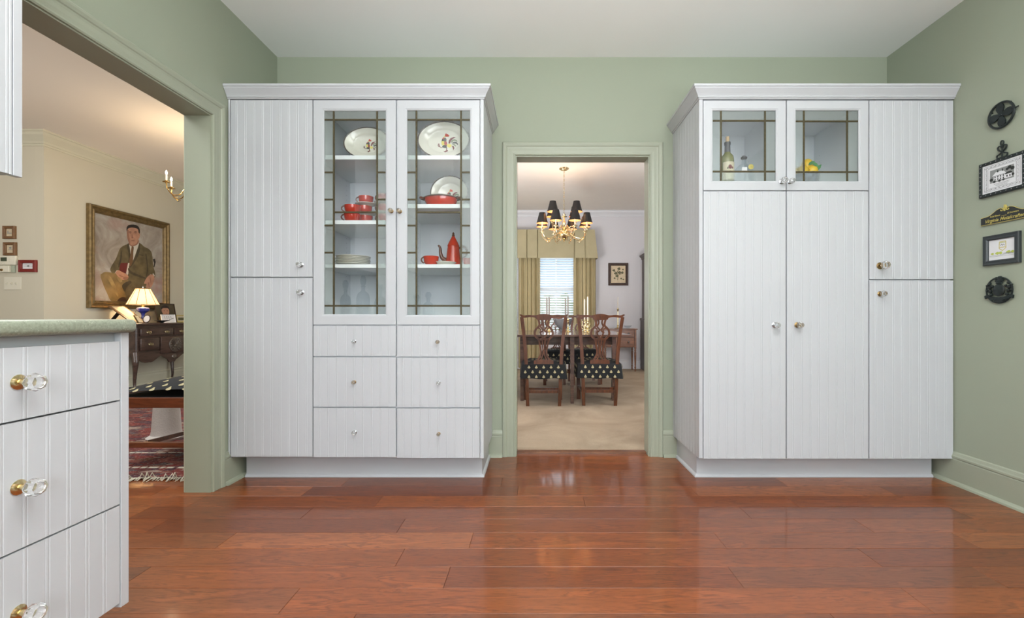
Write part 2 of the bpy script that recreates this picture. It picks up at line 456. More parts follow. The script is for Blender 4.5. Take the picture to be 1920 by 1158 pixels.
# ---------------------------------------------------------------- dimensions
sD, sW, sT = 325.5, 273.0, 312.5          # pixels per metre at the door plane, back wall, toe kick
YD, YW, YT = F/sD, F/sW, F/sT
XL, XR = -1.777, 2.41
WT = .135
YW2 = YW+.11
CK, CLV, CDN = 2.74, 3.03, 2.90
DX0, DX1, DZ = SX(968, sW), SX(1216.5, sW), SZ(293, sW)      # doorway to dining room
JY = 1.777*F/610                                             # far jamb of the wide opening
JN = 1.475                                                   # near jamb
YR = -2.4                                                    # wall behind the camera
LX, LY = -5.55, 5.55*F/923                                   # outside corner of living room walls
YF = F/102.0                                                 # dining far wall

# ---------------------------------------------------------------- shell
floor = struct('floor', MB().box(XL-.3-7, XR+.14, YR-.1, YW+.03, -.12, -.016), 'under_floor')
mb = MB().box(-8.8, XL-.0, YW+.03, 9.6, -.12, -.016); sub = struct('floor', mb, 'under_floor')
cp = struct('floor', MB().box(XL-.1, 2.9, YW2-.03, YF+.1, -.12, .0), 'carpet')
# planks ------------------------------------------------------
P0, PW = 1.4715, .1377
joints = {-1: [-.58, .95], 0: [-.834, 1.291], 1: [-.328, .736, 1.672], 2: [-.542, 1.331, 2.2], 3: [-1.33, -.278, .79, 1.846],
          4: [-.62, 1.506], 5: [-1.12, 1.025, 2.08], 6: [-.817, .25, 1.327, 1.708], 7: [-1.258, -.1, .869, 1.936], 8: [-.2, 1.425]}
def plank(x0, x1, y0, y1, par):
    g = .0005; c = .0007
    X0, X1, Y0, Y1 = x0+g, x1-g, y0+g, y1-g; zt = random.uniform(-.0003, .0003)
    vs = [(X0, Y0, -.016), (X1, Y0, -.016), (X1, Y1, -.016), (X0, Y1, -.016),
          (X0, Y0, zt-c), (X1, Y0, zt-c), (X1, Y1, zt-c), (X0, Y1, zt-c),
          (X0+c, Y0+c, zt), (X1-c, Y0+c, zt), (X1-c, Y1-c, zt), (X0+c, Y1-c, zt)]
    fs = [(0, 3, 2, 1), (8, 9, 10, 11)]
    for a in (0, 4):
        for i in range(4): fs.append((a+i, a+(i+1) % 4, a+4+(i+1) % 4, a+4+i))
    MB().add(vs, fs).build('plank', 'plank_wood', par)
for k in range(-9, 12):
    y0 = P0+PW*k; y1 = min(y0+PW, YW+.0)
    if y1-y0 < .02: continue
    left = XL-.14 if (y1 <= JN or y0 >= JY) else -4.4
    left = -4.4 if (JN-.1 < y0 < JY+.1) else XL
    js = joints.get(k)
    if js is None:
        js = []; x = left+random.uniform(.3, 1.2)
        while x < XR-.3: js.append(x); x += random.uniform(.6, 1.35)
    else:
        if left < -2 and js[0] > -1.6:
            x = js[0]-random.uniform(.8, 1.2)
            while x > left+.3: js = [x]+js; x -= random.uniform(.7, 1.3)
    xs = [left]+js+[XR]
    for a, b in zip(xs[:-1], xs[1:]): plank(a, b, y0, y1, floor)
for k in range(8, 9):
    y0 = P0+PW*k
    xs = [-4.4, -3.3, XL-WT]
    for a, b in zip(xs[:-1], xs[1:]): plank(a, b, y0, y0+PW, floor)
# doorway boards and threshold
plank(DX0, DX1, YW+.0, YW+.055, floor)
tr = struct('trim_1', MB().box(DX0, DX1, YW+.055, YW2-.0, -.01, .014, b=.005), 'cherry')

# walls
mb = MB()
mb.box(XL, DX0, YW, YW2, 0, 3.05).box(DX1, XR, YW, YW2, 0, 3.05).box(DX0, DX1, YW, YW2, DZ, 3.05)
struct('wall_back', mb, 'green_wall')
mb = MB()
mb.box(XL-WT, XL, YR, JN, 0, 3.1).box(XL-WT, XL, JY, 9.5, 0, 3.1).box(XL-WT, XL, JN, JY, DZ, 3.1)
struct('wall_left', mb, 'green_wall')
struct('wall_right', MB().box(XR, XR+.12, YR, YW+.0, 0, 3.05), 'green_wall')
struct('wall_rear', MB().box(XL-WT, -.9, YR-.12, YR, 0, 3.05).box(1.9, XR+.12, YR-.12, YR, 0, 3.05).box(-.9, 1.9, YR-.12, YR, 0, .9).box(-.9, 1.9, YR-.12, YR, 2.6, 3.05), 'green_wall')
struct('ceiling', MB().box(XL-WT, XR+.12, YR-.12, YW, CK, CK+.1), 'ceiling_paint')
# living room shell
struct('wall_living_left', MB().box(LX-.1, LX, LY, 9.4, 0, 3.1), 'cream_wall')
struct('wall_living_far', MB().box(-8.8, LX-.1, LY, LY+.1, 0, 3.1), 'cream_wall')
struct('wall_living_end', MB().box(LX, XL-WT, 9.3, 9.4, 0, 3.1), 'cream_wall')
struct('wall_living_side', MB().box(-8.9, -8.8, -.6, LY+.1, 0, 3.1), 'cream_wall')
struct('wall_living_near', MB().box(-8.9, XL-WT, -.7, -.6, 0, 3.1), 'cream_wall')
struct('wall_living_right', MB().box(XL-WT-.006, XL-WT, JY+.1, 9.3, 0, CLV).box(XL-WT-.006, XL-WT, -.6, JN-.1, 0, CLV).box(XL-WT-.006, XL-WT, JN-.1, JY+.1, DZ+.1, CLV), 'cream_wall')
struct('ceiling', MB().box(-8.9, XL-WT, -.7, 9.4, CLV, CLV+.1), 'cream_ceiling')
# dining room shell
struct('ceiling', MB().box(XL, 2.9, YW2, YF+.12, CDN, CDN+.1), 'white_ceiling')
struct('wall_dining_right', MB().box(2.75, 2.87, YW2, YF, 0, 3.0), 'white_wall')
struct('wall_dining_left', MB().box(XL, XL+.01, YW2, YF, 0, CDN), 'white_wall')
struct('wall_dining_near', MB().box(XL, DX0-.1, YW2, YW2+.006, 0, CDN).box(DX1+.1, 2.75, YW2, YW2+.006, 0, CDN).box(DX0-.1, DX1+.1, YW2, YW2+.006, DZ+.1, CDN), 'white_wall')
struct('wall_dining_near', MB().box(XR, 2.87, YW2-.1, YW2, 0, 3.0), 'white_wall')
WZ0, WZ1 = .62, 2.35
W1 = (SX(1004, 102), SX(1082, 102)); W2 = (-1.0, -.33)
mb = MB()
mb.box(XL, W2[0], YF, YF+.12, 0, 3).box(W2[1], W1[0], YF, YF+.12, 0, 3).box(W1[1], 2.87, YF, YF+.12, 0, 3)
for w in (W1, W2): mb.box(w[0], w[1], YF, YF+.12, 0, WZ0).box(w[0], w[1], YF, YF+.12, WZ1, 3)
struct('wall_dining_far', mb, 'white_wall')

# jamb linings of both openings (painted)
mb = MB()
mb.box(DX0-.012, DX0+.003, YW-.001, YW2+.007, 0, DZ-.003).box(DX1-.003, DX1+.012, YW-.001, YW2+.007, 0, DZ-.003).box(DX0-.012, DX1+.012, YW-.001, YW2+.007, DZ-.003, DZ+.012)
casing = [(0, 0), (0, .009), (.006, .013), (.012, .013), (.014, .010), (.030, .012), (.048, .012), (.058, .014), (.062, .018), (.074, .022), (.084, .022), (.090, .016), (.090, 0)]
dfr = struct('door_1', mb, 'green_trim')
cs = MB().sweep(casing, [(DX0-.004, 0), (DX0-.004, DZ+.004), (DX1+.004, DZ+.004), (DX1+.004, 0)], lambda u, v, b: (u, YW-b, v))
cs.build('casing', 'green_trim', dfr)
MB().sweep(casing, [(DX0-.004, 0), (DX0-.004, DZ+.004), (DX1+.004, DZ+.004), (DX1+.004, 0)], lambda u, v, b: (u, YW2+.006+b, v)).build('casing', 'white_trim', dfr)
mb = MB()
mb.box(XL-WT-.007, XL+.001, JY-.003, JY+.012, 0, DZ-.003).box(XL-WT-.007, XL+.001, JN-.012, JN+.003, 0, DZ-.003).box(XL-WT-.007, XL+.001, JN-.012, JY+.012, DZ-.003, DZ+.012)
dfr = struct('door_2', mb, 'green_trim')
MB().sweep(casing, [(JN-.004, 0), (JN-.004, DZ+.004), (JY+.004, DZ+.004), (JY+.004, 0)], lambda u, v, b: (XL+b, u, v)).build('casing', 'green_trim', dfr)
MB().sweep(casing, [(JN-.004, 0), (JN-.004, DZ+.004), (JY+.004, DZ+.004), (JY+.004, 0)], lambda u, v, b: (XL-WT-.006-b, u, v)).build('casing', 'cream_trim', dfr)

# baseboards with shoe moulding.  profile (out, height)
bprof = [(0, 0), (.014, 0), (.014, .140), (.011, .146), (.016, .150), (.016, .160), (.012, .166), (.008, .180), (0, .185)]
sprof = [(.014, 0), (.034, 0), (.032, .010), (.026, .017), (.014, .021)]
def baseboard(name, path, side, mat='green_trim', prof=bprof, shoe=True):
    o = struct(name, MB().sweep(prof, path, lambda u, v, b: (u, v, b), side), mat)
    if shoe: MB().sweep(sprof, path, lambda u, v, b: (u, v, b), side).build('shoe_moulding', mat, o)
    return o
cabL_side = SX(907, sD); cabR_side = SX(1311, sD)
baseboard('baseboard_right', [(XR, YR), (XR, YW)], 1)
baseboard('baseboard_back', [(cabL_side-.04, YW), (DX0-.094, YW)], -1)
baseboard('baseboard_back', [(DX1+.094, YW), (cabR_side+.03, YW)], -1)
baseboard('baseboard_left', [(XL, JY+.094), (XL, YW)], -1)
tall = [(0, 0), (.016, 0), (.016, .12), (.008, .14), (.010, .155), (0, .17)]
baseboard('baseboard_living', [(-8.8, LY), (LX, LY), (LX, 9.3)], -1, 'cream_trim', tall)
baseboard('baseboard_dining', [(XL, YF), (2.75, YF)], -1, 'white_trim', tall)
baseboard('baseboard_dining', [(2.75, YF), (2.75, YW2)], -1, 'white_trim', tall)
# crown mouldings (out, drop)
cprof = [(0, 0), (.11, 0), (.11, -.018), (.095, -.024), (.085, -.05), (.05, -.085), (.03, -.105), (.022, -.125), (.012, -.13), (.012, -.15), (0, -.15)]
struct('trim_2', MB().sweep(cprof, [(-8.8, LY), (LX, LY), (LX, 9.3)], lambda u, v, b: (u, v, CLV+b), -1), 'cream_trim')
cp2 = [(a*.75, b*.75) for a, b in cprof]
struct('trim_3', MB().sweep(cp2, [(XL, YF), (2.75, YF), (2.75, YW2)], lambda u, v, b: (u, v, CDN+b), -1), 'white_trim')
# unseen window added in the rear wall to hold the kitchen fill light
mb = MB()
for a in (-.9, .48, 1.85): mb.box(a, a+.05, YR-.1, YR-.04, .9, 2.6)
mb.box(-.9, 1.9, YR-.1, YR-.04, .9, .95).box(-.9, 1.9, YR-.1, YR-.04, 2.55, 2.6)
wk = struct('window_1', mb, 'white_trim')
MB().box(-.85, 1.85, YR-.075, YR-.07, .95, 2.55).build('pane', 'clear_glass', wk)

# ---------------------------------------------------------------- kitchen cabinets
def bead_panel(mb, a0, a1, z0, z1, fn, thick, pitch=.0502, mi=0, first=None):
    """beadboard panel; fn(a, depth_out, z) -> xyz ; depth_out 0 = front face"""
    prof = [(a0, -.0015), (a0+.0015, 0)]; a = (first if first is not None else a0+pitch*.7)
    while a < a1-.012:
        prof += [(a-.0065, 0), (a-.0050, -.0011), (a-.0034, -.0001), (a, .0003), (a+.0034, -.0001), (a+.0050, -.0011), (a+.0065, 0)]
        a += pitch
    prof += [(a1-.0015, 0), (a1, -.0015)]
    n = len(prof); vs = []
    for z, dz in ((z0, 0), (z1, 0)):
        for u, d in prof: vs.append(fn(u, d, z))
    vs += [fn(a0, -thick, z0), fn(a1, -thick, z0), fn(a0, -thick, z1), fn(a1, -thick, z1)]
    B = 2*n; fs = [(i, i+1, n+i+1, n+i) for i in range(n-1)]
    fs += [(B, B+2, B+3, B+1), (0, n, B+2, B), (n-1, B+1, B+3, 2*n-1), list(range(n))+[B+1, B], [n+i for i in range(n)]+[B+3, B+2]]
    mb.add(vs, fs, mi)
def front(u, d, z): return (u, YD-d, z)

def knob_mesh(c, ax, size=1.0, tilt=None, style=0):
    """brass rosette, stem and faceted crystal head; c is on the face, ax the outward axis"""
    mb = MB(); k = size
    mb.lathe([(.0, 0), (.0125*k, 0), (.0135*k, .002), (.010*k, .004), (.006*k, .006), (.0, .006)], c, 14, 0, ax)
    mb.lathe([(.0, .005), (.0055*k, .005), (.0050*k, .016*k), (.0075*k, .018*k), (.0, .018*k)], c, 10, 0 if style else 1, ax)
    mb.lathe([(.0, .017*k), (.009*k, .017*k), (.0155*k, .024*k), (.0165*k, .031*k), (.013*k, .039*k), (.006*k, .042*k), (.0, .042*k)], c, 8, 1, ax, smooth=False)
    return mb
def knob(c, ax, parent, size=1.0, style=0, mats=('brass', 'crystal')):
    return knob_mesh(c, ax, size, style=style).build('knob', list(mats), parent)
def kd(px, py, parent, size=1.0, style=0):
    s = F/(YD-.03)
    return knob((SX(px, s), YD, SZ(py, s)), '-y', parent, size, style, ('antique_brass', 'crystal') if style else ('silver', 'crystal'))

G = .0016
def flat_door(name, px0, px1, py0, py1, parent, knobs, first=None):
    mb = MB(); bead_panel(mb, SX(px0, sD)+G, SX(px1, sD)-G, SZ(py1, sD)+G, SZ(py0, sD)-G, front, .019)
    d = mb.build(name, 'white_lacquer', parent)
    for k in knobs: kd(k[0], k[1], d, *(k[2:]))
    return d
def glass_door(px0, px1, py0, py1, gx, gy, verts, parent, knobs, rows):
    """gx, gy = glass opening in px; verts = came centres; rows = (y, which) with which in full / side / mid"""
    x0, x1, z0, z1 = SX(px0, sD)+G, SX(px1, sD)-G, SZ(py1, sD)+G, SZ(py0, sD)-G
    w = SX(gx[0], sD)-x0
    prof = [(0, -.019), (0, -.001), (.001, 0), (w-.010, 0), (w-.008, -.002), (w-.004, -.002), (w, -.006), (w, -.019)]
    d = MB().sweep(prof, [(x0, z0), (x1, z0), (x1, z1), (x0, z1)], lambda u, v, b: (u, YD-b, v), 1, True).build('door', 'white_lacquer', parent)
    a0, a1 = x0+w, x1-w; c0, c1 = z0+w, z1-w
    vx = [SX(v, sD) for v in verts]; t = .0050
    yb0, yb1 = YD+.007, YD+.014
    lead = MB()
    for v in vx: lead.box(v-t, v+t, yb0, yb1, c0, c1, b=.0012)
    for y, k in rows:
        z = SZ(y, sD)
        segs = {'full': [(a0, a1)], 'side': [(a0, vx[0]), (vx[1], a1)], 'mid': [(vx[0], vx[1])]}[k]
        for p, q in segs: lead.box(p, q, yb0+.0004, yb1-.0004, z-t, z+t, b=.0012)
    lead.build('leading', 'lead_came', d)
    def panes(xa, xb, zs, mat):
        zs = sorted(zs)
        for p, q in zip(zs[:-1], zs[1:]): MB().box(xa, xb, YD+.009, YD+.012, p, q).build('pane', mat(p, q), d)
    zf = [SZ(y, sD) for y, k in rows if k == 'full']; zs_ = [SZ(y, sD) for y, k in rows if k == 'side']; zm = [SZ(y, sD) for y, k in rows if k == 'mid']
    top, bot = max(zf), min(zf)
    for (xa, xb) in ((a0, vx[0]), (vx[1], a1)):
        panes(xa, xb, [c0, c1]+zf+zs_, lambda p, q: 'seedy_glass')
    panes(vx[0], vx[1], [c0, c1]+zf+zm, lambda p, q: 'clear_glass' if (p >= bot-.001 and q <= top+.001) else 'seedy_glass')
    for k in knobs: kd(k[0], k[1], d, *(k[2:]))
    return d

YC = YD+.021       # carcass front
YB = YW-.002
zc0, zc1 = SZ(859, sD), SZ(186, sD)
# -- left pantry
x0, x1 = XL+.003, SX(586, sD)
t = thing('pantry_cabinet', ((x0+x1)/2, YD+.25, zc0), 'narrow white pantry cabinet with two stacked beadboard doors beside the wide opening', 'cabinet')
MB().box(x0, x1-.0005, YC, YB, zc0, zc1, b=.001).build('body', 'white_lacquer', t)
MB().box(x0, SX(431, sD), YD, YC-.0005, zc0, zc1, b=.001).build('filler_strip', 'white_lacquer', t)
flat_door('door', 432, 586, 187, 519, t, [(560, 495, 1.05)])
flat_door('door', 432, 586, 520.5, 856, t, [(561, 547, 1.05)])
# -- display units
def display_unit(px0, px1, label, shelves, glass, verts, kn, drawers, sidepanel=None):
    x0, x1 = SX(px0, sD), SX(px1, sD)
    t = thing('display_cabinet', ((x0+x1)/2, YD+.25, zc0), label, 'cabinet')
    T = .016; zb = SZ(609, sD)
    mb = MB()
    mb.box(x0+.0005, x0+T, YC, YB, zc0, zc1).box(x1-T, x1-.0005, YC, YB, zc0, zc1)
    mb.box(x0+T, x1-T, YC, YB, zc1-T, zc1).box(x0+T, x1-T, YC, YB, zb-.008, zb+.008).box(x0+T, x1-T, YC, YB, zc0, zc0+T)
    mb.box(x0+T, x1-T, YB-.008, YB-.0005, zc0+T, zc1-T)
    for z in (SZ(669, sD), SZ(764, sD)): mb.box(x0+T, x1-T, YC, YC+.06, z-.008, z+.008)
    mb.build('carcass', 'cabinet_inside', t)
    for y0, y1 in shelves:
        MB().box(x0+T+.001, x1-T-.001, YC+.004, YB-.01, SZ(y1, sD), SZ(y0, sD), b=.001).build('shelf', 'glass_shelf_white', t)
    pins = MB()
    for xx in (x0+T, x1-T):
        for yy in (YC+.06, YB-.07):
            z = zb+.06
            while z < zc1-.1:
                pins.lathe([(0, 0), (.0022, 0), (.0022, .0006), (0, .0006)], (xx, yy, z), 6, 0, 'x' if xx < (x0+x1)/2 else '-x'); z += .032
    tag(pins.build('shelf_pin_holes', 'ink_grey', t), kind='stuff')
    glass_door(px0+1, px1-.5, 187, 609, glass, (206, 590), verts, t, kn,
               [(223, 'full'), (573, 'full'), (322, 'side'), (373, 'side'), (422, 'side'), (473, 'side'), (397, 'mid')])
    for (y0, y1, k) in drawers: flat_door('drawer', px0+1, px1-.5, y0, y1, t, [k])
    if sidepanel:
        mb = MB(); bead_panel(mb, YD+.002, YB, zc0, zc1, lambda u, d, z: (cabL_side+d, u, z), cabL_side-x1-.0006)
        mb.build('side_panel', 'white_lacquer', t)
    return t
display_unit(586, 743, 'tall white display cabinet holding red cups, left of the two glass-front units', [(288, 296), (411, 418.5), (494, 501)], (607, 723), (624.5, 706), [(731, 393.5, .9, 1)],
             [(610, 667.5, (661, 640, .72)), (669, 762.5, (661, 717, .72, 1)), (764, 857, (662, 812, .78))])
display_unit(743, 900.5, 'tall white display cabinet holding the red coffee pot, nearest the dining room doorway', [(288, 296), (380, 388), (494, 501)], (763, 881), (780, 864), [(747, 394, .9, 1)],
             [(610, 668.5, (819, 641, .72, 1)), (670, 763.5, (821, 718, .78)), (765, 858.5, (821, 815, .72, 1))], True)
# crown on both runs
ck = [(-.024, 0), (.003, 0), (.006, .006), (.011, .008), (.012, .014), (.018, .024), (.030, .040), (.036, .048), (.038, .054), (.043, .056), (.044, .068), (-.024, .068)]
zcr = zc1+.001
o = MB().sweep(ck, [(XL+.002, YD), (cabL_side, YD), (cabL_side, YB)], lambda u, v, b: (u, v, zcr+b), -1).build('crown_moulding', 'white_lacquer')
tag(o, 'white crown moulding capping the pantry and glass display run left of the doorway', 'moulding')
o = MB().sweep(ck, [(cabR_side, YB), (cabR_side, YD), (XR-.002, YD)], lambda u, v, b: (u, v, zcr+b), -1).build('crown_moulding', 'white_lacquer')
tag(o, 'white crown moulding capping the cabinet run right of the doorway', 'moulding')
# toe kicks
ts = [(0, 0), (.014, 0), (.013, .008), (.008, .014), (0, .018)]
for path, side, lab in (([(XL+.04, YT), (SX(904, sT), YT), (SX(904, sT), YB-.01)], -1, 'white toe kick under the cabinet run left of the doorway'),
                        ([(SX(1306, sT), YB-.01), (SX(1306, sT), YT), (XR-.037, YT)], -1, 'white toe kick under the cabinet run right of the doorway')):
    kp = [(0, 0), (0, zc0-.001), (-.018, zc0-.001), (-.018, 0)]
    k = MB().sweep([(a, b+.0003) for a, b in kp], path, lambda u, v, b: (u, v, b), side).build('toe_kick', 'white_lacquer')
    tag(k, lab, 'toe kick')
    MB().sweep([(a+.0003, b+.0003) for a, b in ts], path, lambda u, v, b: (u, v, b), side).build('shoe_moulding', 'white_lacquer', k)
# -- right tall unit
x0, x1 = cabR_side, SX(1629.5, sD)
t = thing('china_cabinet', ((x0+x1)/2, YD+.25, zc0), 'wide white cabinet with two small leaded glass doors over two tall doors', 'cabinet')
T = .016; zb = SZ(357, sD)
mb = MB(); xs0 = SX(1318, sD); xm = SX(1474.5, sD)
mb.box(xs0, xs0+T, YC, YB, zc0, zc1).box(x1-T, x1-.0005, YC, YB, zc0, zc1).box(xm-T, xm+T, YC, YB, zc0, zc1)
mb.box(xs0+T, x1-T, YC, YB, zc1-T, zc1).box(xs0+T, x1-T, YC, YB, zb-.008, zb+.008).box(xs0+T, x1-T, YC, YB, zc0, zc0+T)
mb.box(xs0+T, x1-T, YB-.008, YB-.0005, zc0+T, zc1-T)
mb.build('carcass', 'cabinet_inside', t)
pins = MB()
for xx in (xs0+T, xm+T, xm-T, x1-T):
    for yy in (YC+.06, YB-.07):
        for i in range(8): pins.lathe([(0, 0), (.0022, 0), (.0022, .0006), (0, .0006)], (xx, yy, zb+.06+i*.042), 6, 0, '-x' if xx in (xm-T, x1-T) else 'x')
tag(pins.build('shelf_pin_holes', 'ink_grey', t), kind='stuff')
mb = MB(); bead_panel(mb, YD+.002, YB, zc0, zc1, lambda u, d, z: (cabR_side-d, u, z), xs0-cabR_side-.0006)
mb.build('side_panel', 'white_lacquer', t)
glass_door(1318.5, 1474, 188, 357, (1337, 1455), (206, 338), (1353, 1436), t, [(1471, 337.5, 1.15)], [(225, 'full'), (320.5, 'full')])
glass_door(1475, 1629, 188, 357, (1493, 1610), (207, 339), (1509, 1590.5), t, [(1486, 338, 1.0)], [(226, 'full'), (321.5, 'full')])
flat_door('door', 1318.5, 1474, 358, 860, t, [(1457, 609, 1.15)])
flat_door('door', 1475, 1629, 358, 860, t, [(1500, 609, 1.2, 1)])
# -- right pantry
x0, x1 = SX(1630, sD), XR-.004
t = thing('pantry_cabinet', ((x0+x1)/2, YD+.25, zc0), 'narrow white pantry cabinet with two stacked beadboard doors against the side wall with iron trivets', 'cabinet')
MB().box(x0+.0005, x1, YC, YB, zc0, zc1, b=.001).build('body', 'white_lacquer', t)
pr = (XR-.004)*sD+VX
flat_door('door', 1630, pr, 188, 523.5, t, [(1657, 497, 1.5, 1)])
flat_door('door', 1630, pr, 525, 860, t, [(1657, 550, 1.1, 1)])

# -- base cabinet run at the left edge of the view, fronts face +X
BX, BE = -1.227, F/622.0
def bfront(u, d, z): return (BX+d, u, z)
def dyn(px): return -BX*F/(VX-px)
BEd = dyn(226)
t = thing('base_cabinet', (-1.5, .7, 0), 'white beadboard drawer base cabinet under the speckled green counter', 'cabinet')
MB().box(XL+.03, BX-.021, -.9, BE, .10, .912, b=.001).build('body', 'white_lacquer', t)
MB().box(XL+.03, BX-.08, -.9, BE-.03, .0005, .10).build('toe_board', 'white_lacquer', t)
MB().box(BX-.0205, BX, BEd+.0015, BE, .10, .912, b=.001).build('end_stile', 'white_lacquer', t)
for y0, y1 in ((1.0, BEd), (.32, .998), (-.36, .318)):
    for z0, z1, ky in ((.714, .888, 716), (.407, .711, 913), (.115, .404, 1148)):
        mb = MB(); bead_panel(mb, y0+.001, y1-.001, z0+.001, z1-.001, bfront, .0195, first=y1-.001-.0502*.98-.0502*12)
        d = mb.build('drawer', 'white_lacquer', t)
        yk = dyn(34) if y1 == BEd else (y0+y1)/2
        knob((BX, yk, SZ(ky, F/yk)), 'x', d, 1.35, 1, ('polished_brass', 'crystal'))
o = MB().box(XL+.002, -1.203, -.9, BE+.006, .913, .952, b=.014, seg=4).build('countertop', 'countertop')
tag(o, 'speckled grey-green solid countertop with a rounded edge on the drawer cabinet', 'countertop')
# -- upper cabinet
UX = -1.548
t = thing('wall_cabinet', (-1.66, .5, 1.38), 'white wall cabinet hanging above the counter at the edge of the wide opening', 'cabinet')
MB().box(XL+.002, UX-.021, -.9, BE, 1.385, 2.35, b=.001).build('body', 'white_lacquer', t)
ue = -UX*F/(VX-24)
MB().box(UX-.0205, UX, ue+.0015, BE, 1.378, 2.35, b=.001).build('end_stile', 'white_lacquer', t)
for y0, y1 in ((ue-.45, ue), (ue-.902, ue-.452), (ue-1.354, ue-.904)):
    mb = MB(); bead_panel(mb, y0+.001, y1-.001, 1.379, 2.349, lambda u, d, z: (UX+d, u, z), .0195, first=y0+.035)
    d = mb.build('door', 'white_lacquer', t)
    knob((UX, y0+.04, 1.45), 'x', d, 1.2, 1)

# ---------------------------------------------------------------- dishes in the glass cabinets
def shz(y): return SZ(y, sD)
ROOSTER = [   # (material, polygon) in units of the bird's height; x right, y up
 ('ink_black', [(.42, .78), (.36, .70), (.34, .55), (.36, .42), (.46, .34), (.60, .34), (.62, .46), (.58, .60), (.58, .70), (.54, .78)]),
 ('ink_yellow', [(.36, .60), (.34, .48), (.40, .38), (.50, .40), (.47, .50), (.48, .60)]),
 ('ink_red', [(.50, .58), (.46, .48), (.52, .38), (.62, .40), (.62, .52), (.56, .60)]),
 ('ink_yellow', [(.60, .44), (.62, .32), (.72, .26), (.82, .30), (.84, .40), (.74, .46)]),
 ('ink_black', [(.40, .36), (.38, .28), (.50, .25), (.62, .24), (.60, .35)]),
 ('ink_yellow', [(.44, .80), (.52, .80), (.54, .90), (.48, .88)]),
 ('ink_bright_red', [(.50, .84), (.52, .98), (.58, 1.0), (.60, .95), (.66, .97), (.66, .91), (.72, .90), (.70, .84), (.60, .82)]),
 ('ink_bright_red', [(.38, .74), (.44, .80), (.48, .76), (.44, .70), (.39, .70)]),
 ('ink_maroon', [(.68, .48), (.70, .64), (.78, .76), (.90, .80), (1.02, .80), (.90, .72), (.80, .62), (.76, .48)]),
 ('ink_green', [(.80, .56), (.84, .66), (.96, .70), (1.08, .66), (1.12, .56), (1.02, .60), (.92, .60), (.84, .50)]),
 ('ink_black', [(.84, .48), (.94, .56), (1.06, .56), (1.14, .46), (1.14, .38), (1.06, .48), (.94, .48)]),
 ('ink_green', [(.84, .44), (.96, .46), (1.04, .38), (1.04, .30), (.96, .38)]),
 ('ink_maroon', [(.84, .36), (.94, .34), (.98, .24), (.92, .12), (.90, .24)]),
 ('ink_maroon', [(.40, .28), (.32, .28), (.26, .36), (.24, .48), (.16, .46), (.22, .44), (.14, .38), (.22, .38), (.18, .32), (.26, .30), (.34, .24)]),
 ('ink_maroon', [(.58, .26), (.58, .12), (.50, .08), (.44, .10), (.50, .04), (.54, -.02), (.58, .04), (.66, .08), (.68, .12), (.62, .14), (.63, .26)]),
]
INKS = ['cream_glaze', 'rim_brown', 'ink_black', 'ink_yellow', 'ink_red', 'ink_bright_red', 'ink_maroon', 'ink_green']
def plate_mesh(a, b, T, rooster=True, rs=.1, off=(0, 0)):
    """dish in the local XZ plane facing -Y, half axes a and b, placed by T"""
    mb = MB(); n = 40
    mb.lathe([(0, -.006), (.6, -.006), (.72, .006), (1.0, .019), (1.0, .0215), (.97, .020), (.70, .012), (.64, .004), (.58, 0), (0, 0)], (0, 0, 0), n, 0, '-y', sx=a, sy=b, T=T)
    mb.lathe([(1.003, .018), (1.003, .0225), (.985, .0228), (.95, .0200)], (0, 0, 0), n, 1, '-y', sx=a, sy=b, T=T, caps=False)
    if rooster:
        for i, (m, poly) in enumerate(ROOSTER):
            mb.prism(poly, lambda u, v, w: T @ Vector(((u-.62)*rs+off[0], -w, (v-.5)*rs+off[1])), .0006+i*.00006, .0012+i*.00006, INKS.index(m))
    return mb
def lean(px, yb, zbot, b, ang):
    return Matrix.Translation((px, yb, zbot)) @ Matrix.Rotation(math.radians(-ang), 4, 'X') @ Matrix.Translation((0, 0, b))
sp = 312.0; yp = F/sp
z1s = shz(288)+.0005
o = plate_mesh(.139, .099, lean(SX(688, sp), yp, z1s+.004, .099, 8), True, .085, (.014, -.010)).build('platter', INKS)
tag(o, 'smaller oval rooster platter leaning on the top shelf above the red cups', 'platter', 'rooster dinnerware')
o = plate_mesh(.158, .118, lean(SX(832, sp), yp, z1s+.004, .118, 8), True, .125, (.018, -.012)).build('platter', INKS)
tag(o, 'larger oval rooster platter leaning on the top shelf above the casserole', 'platter', 'rooster dinnerware')
s2 = 306.0
o = plate_mesh(.118, .110, lean(SX(840, s2), F/s2+.045, shz(380)+.0045, .110, 8), True, .10, (.01, -.02)).build('round_plate', INKS)
tag(o, 'round rooster plate leaning behind the red lidded casserole', 'plate', 'rooster dinnerware')

def cup(x, y, z, r, h, label, group, hand=1):
    t = MB().lathe([(0, 0), (r*.62, 0), (r*.66, .004), (r*.86, h*.25), (r*.95, h*.6), (r, h), (r*.95, h), (r*.90, h*.6), (r*.8, h*.25), (r*.6, .008), (0, .008)], (x, y, z), 22, 0).build('coffee_cup', 'red_glaze')
    tag(t, label, 'cup', group)
    d = Vector((-math.cos(.5), -math.sin(.5)*1, 0))*hand
    pts = []
    for i in range(9):
        a = -PI*.45+PI*.95*i/8
        pts.append(Vector((x, y, z+h*.55))+d*(r*.84+math.cos(a)*r*.42)+Vector((0, 0, math.sin(a)*h*.34)))
    MB().tube(pts, .0042, 7).build('handle', 'brown_glaze', t)
def saucer(x, y, z, r, label, group):
    o = MB().lathe([(0, 0), (r*.5, 0), (r*.55, .003), (r, .012), (r*1.0, .0145), (r*.93, .013), (r*.5, .0055), (0, .0055)], (x, y, z), 26, 0).build('saucer', ['cream_glaze'])
    tag(o, label, 'saucer', group)
zs2 = shz(411)+.0008; sc = 314.0
xc, yc = SX(660.5, sc), F/sc
g = 'red cups and saucers on the second shelf'
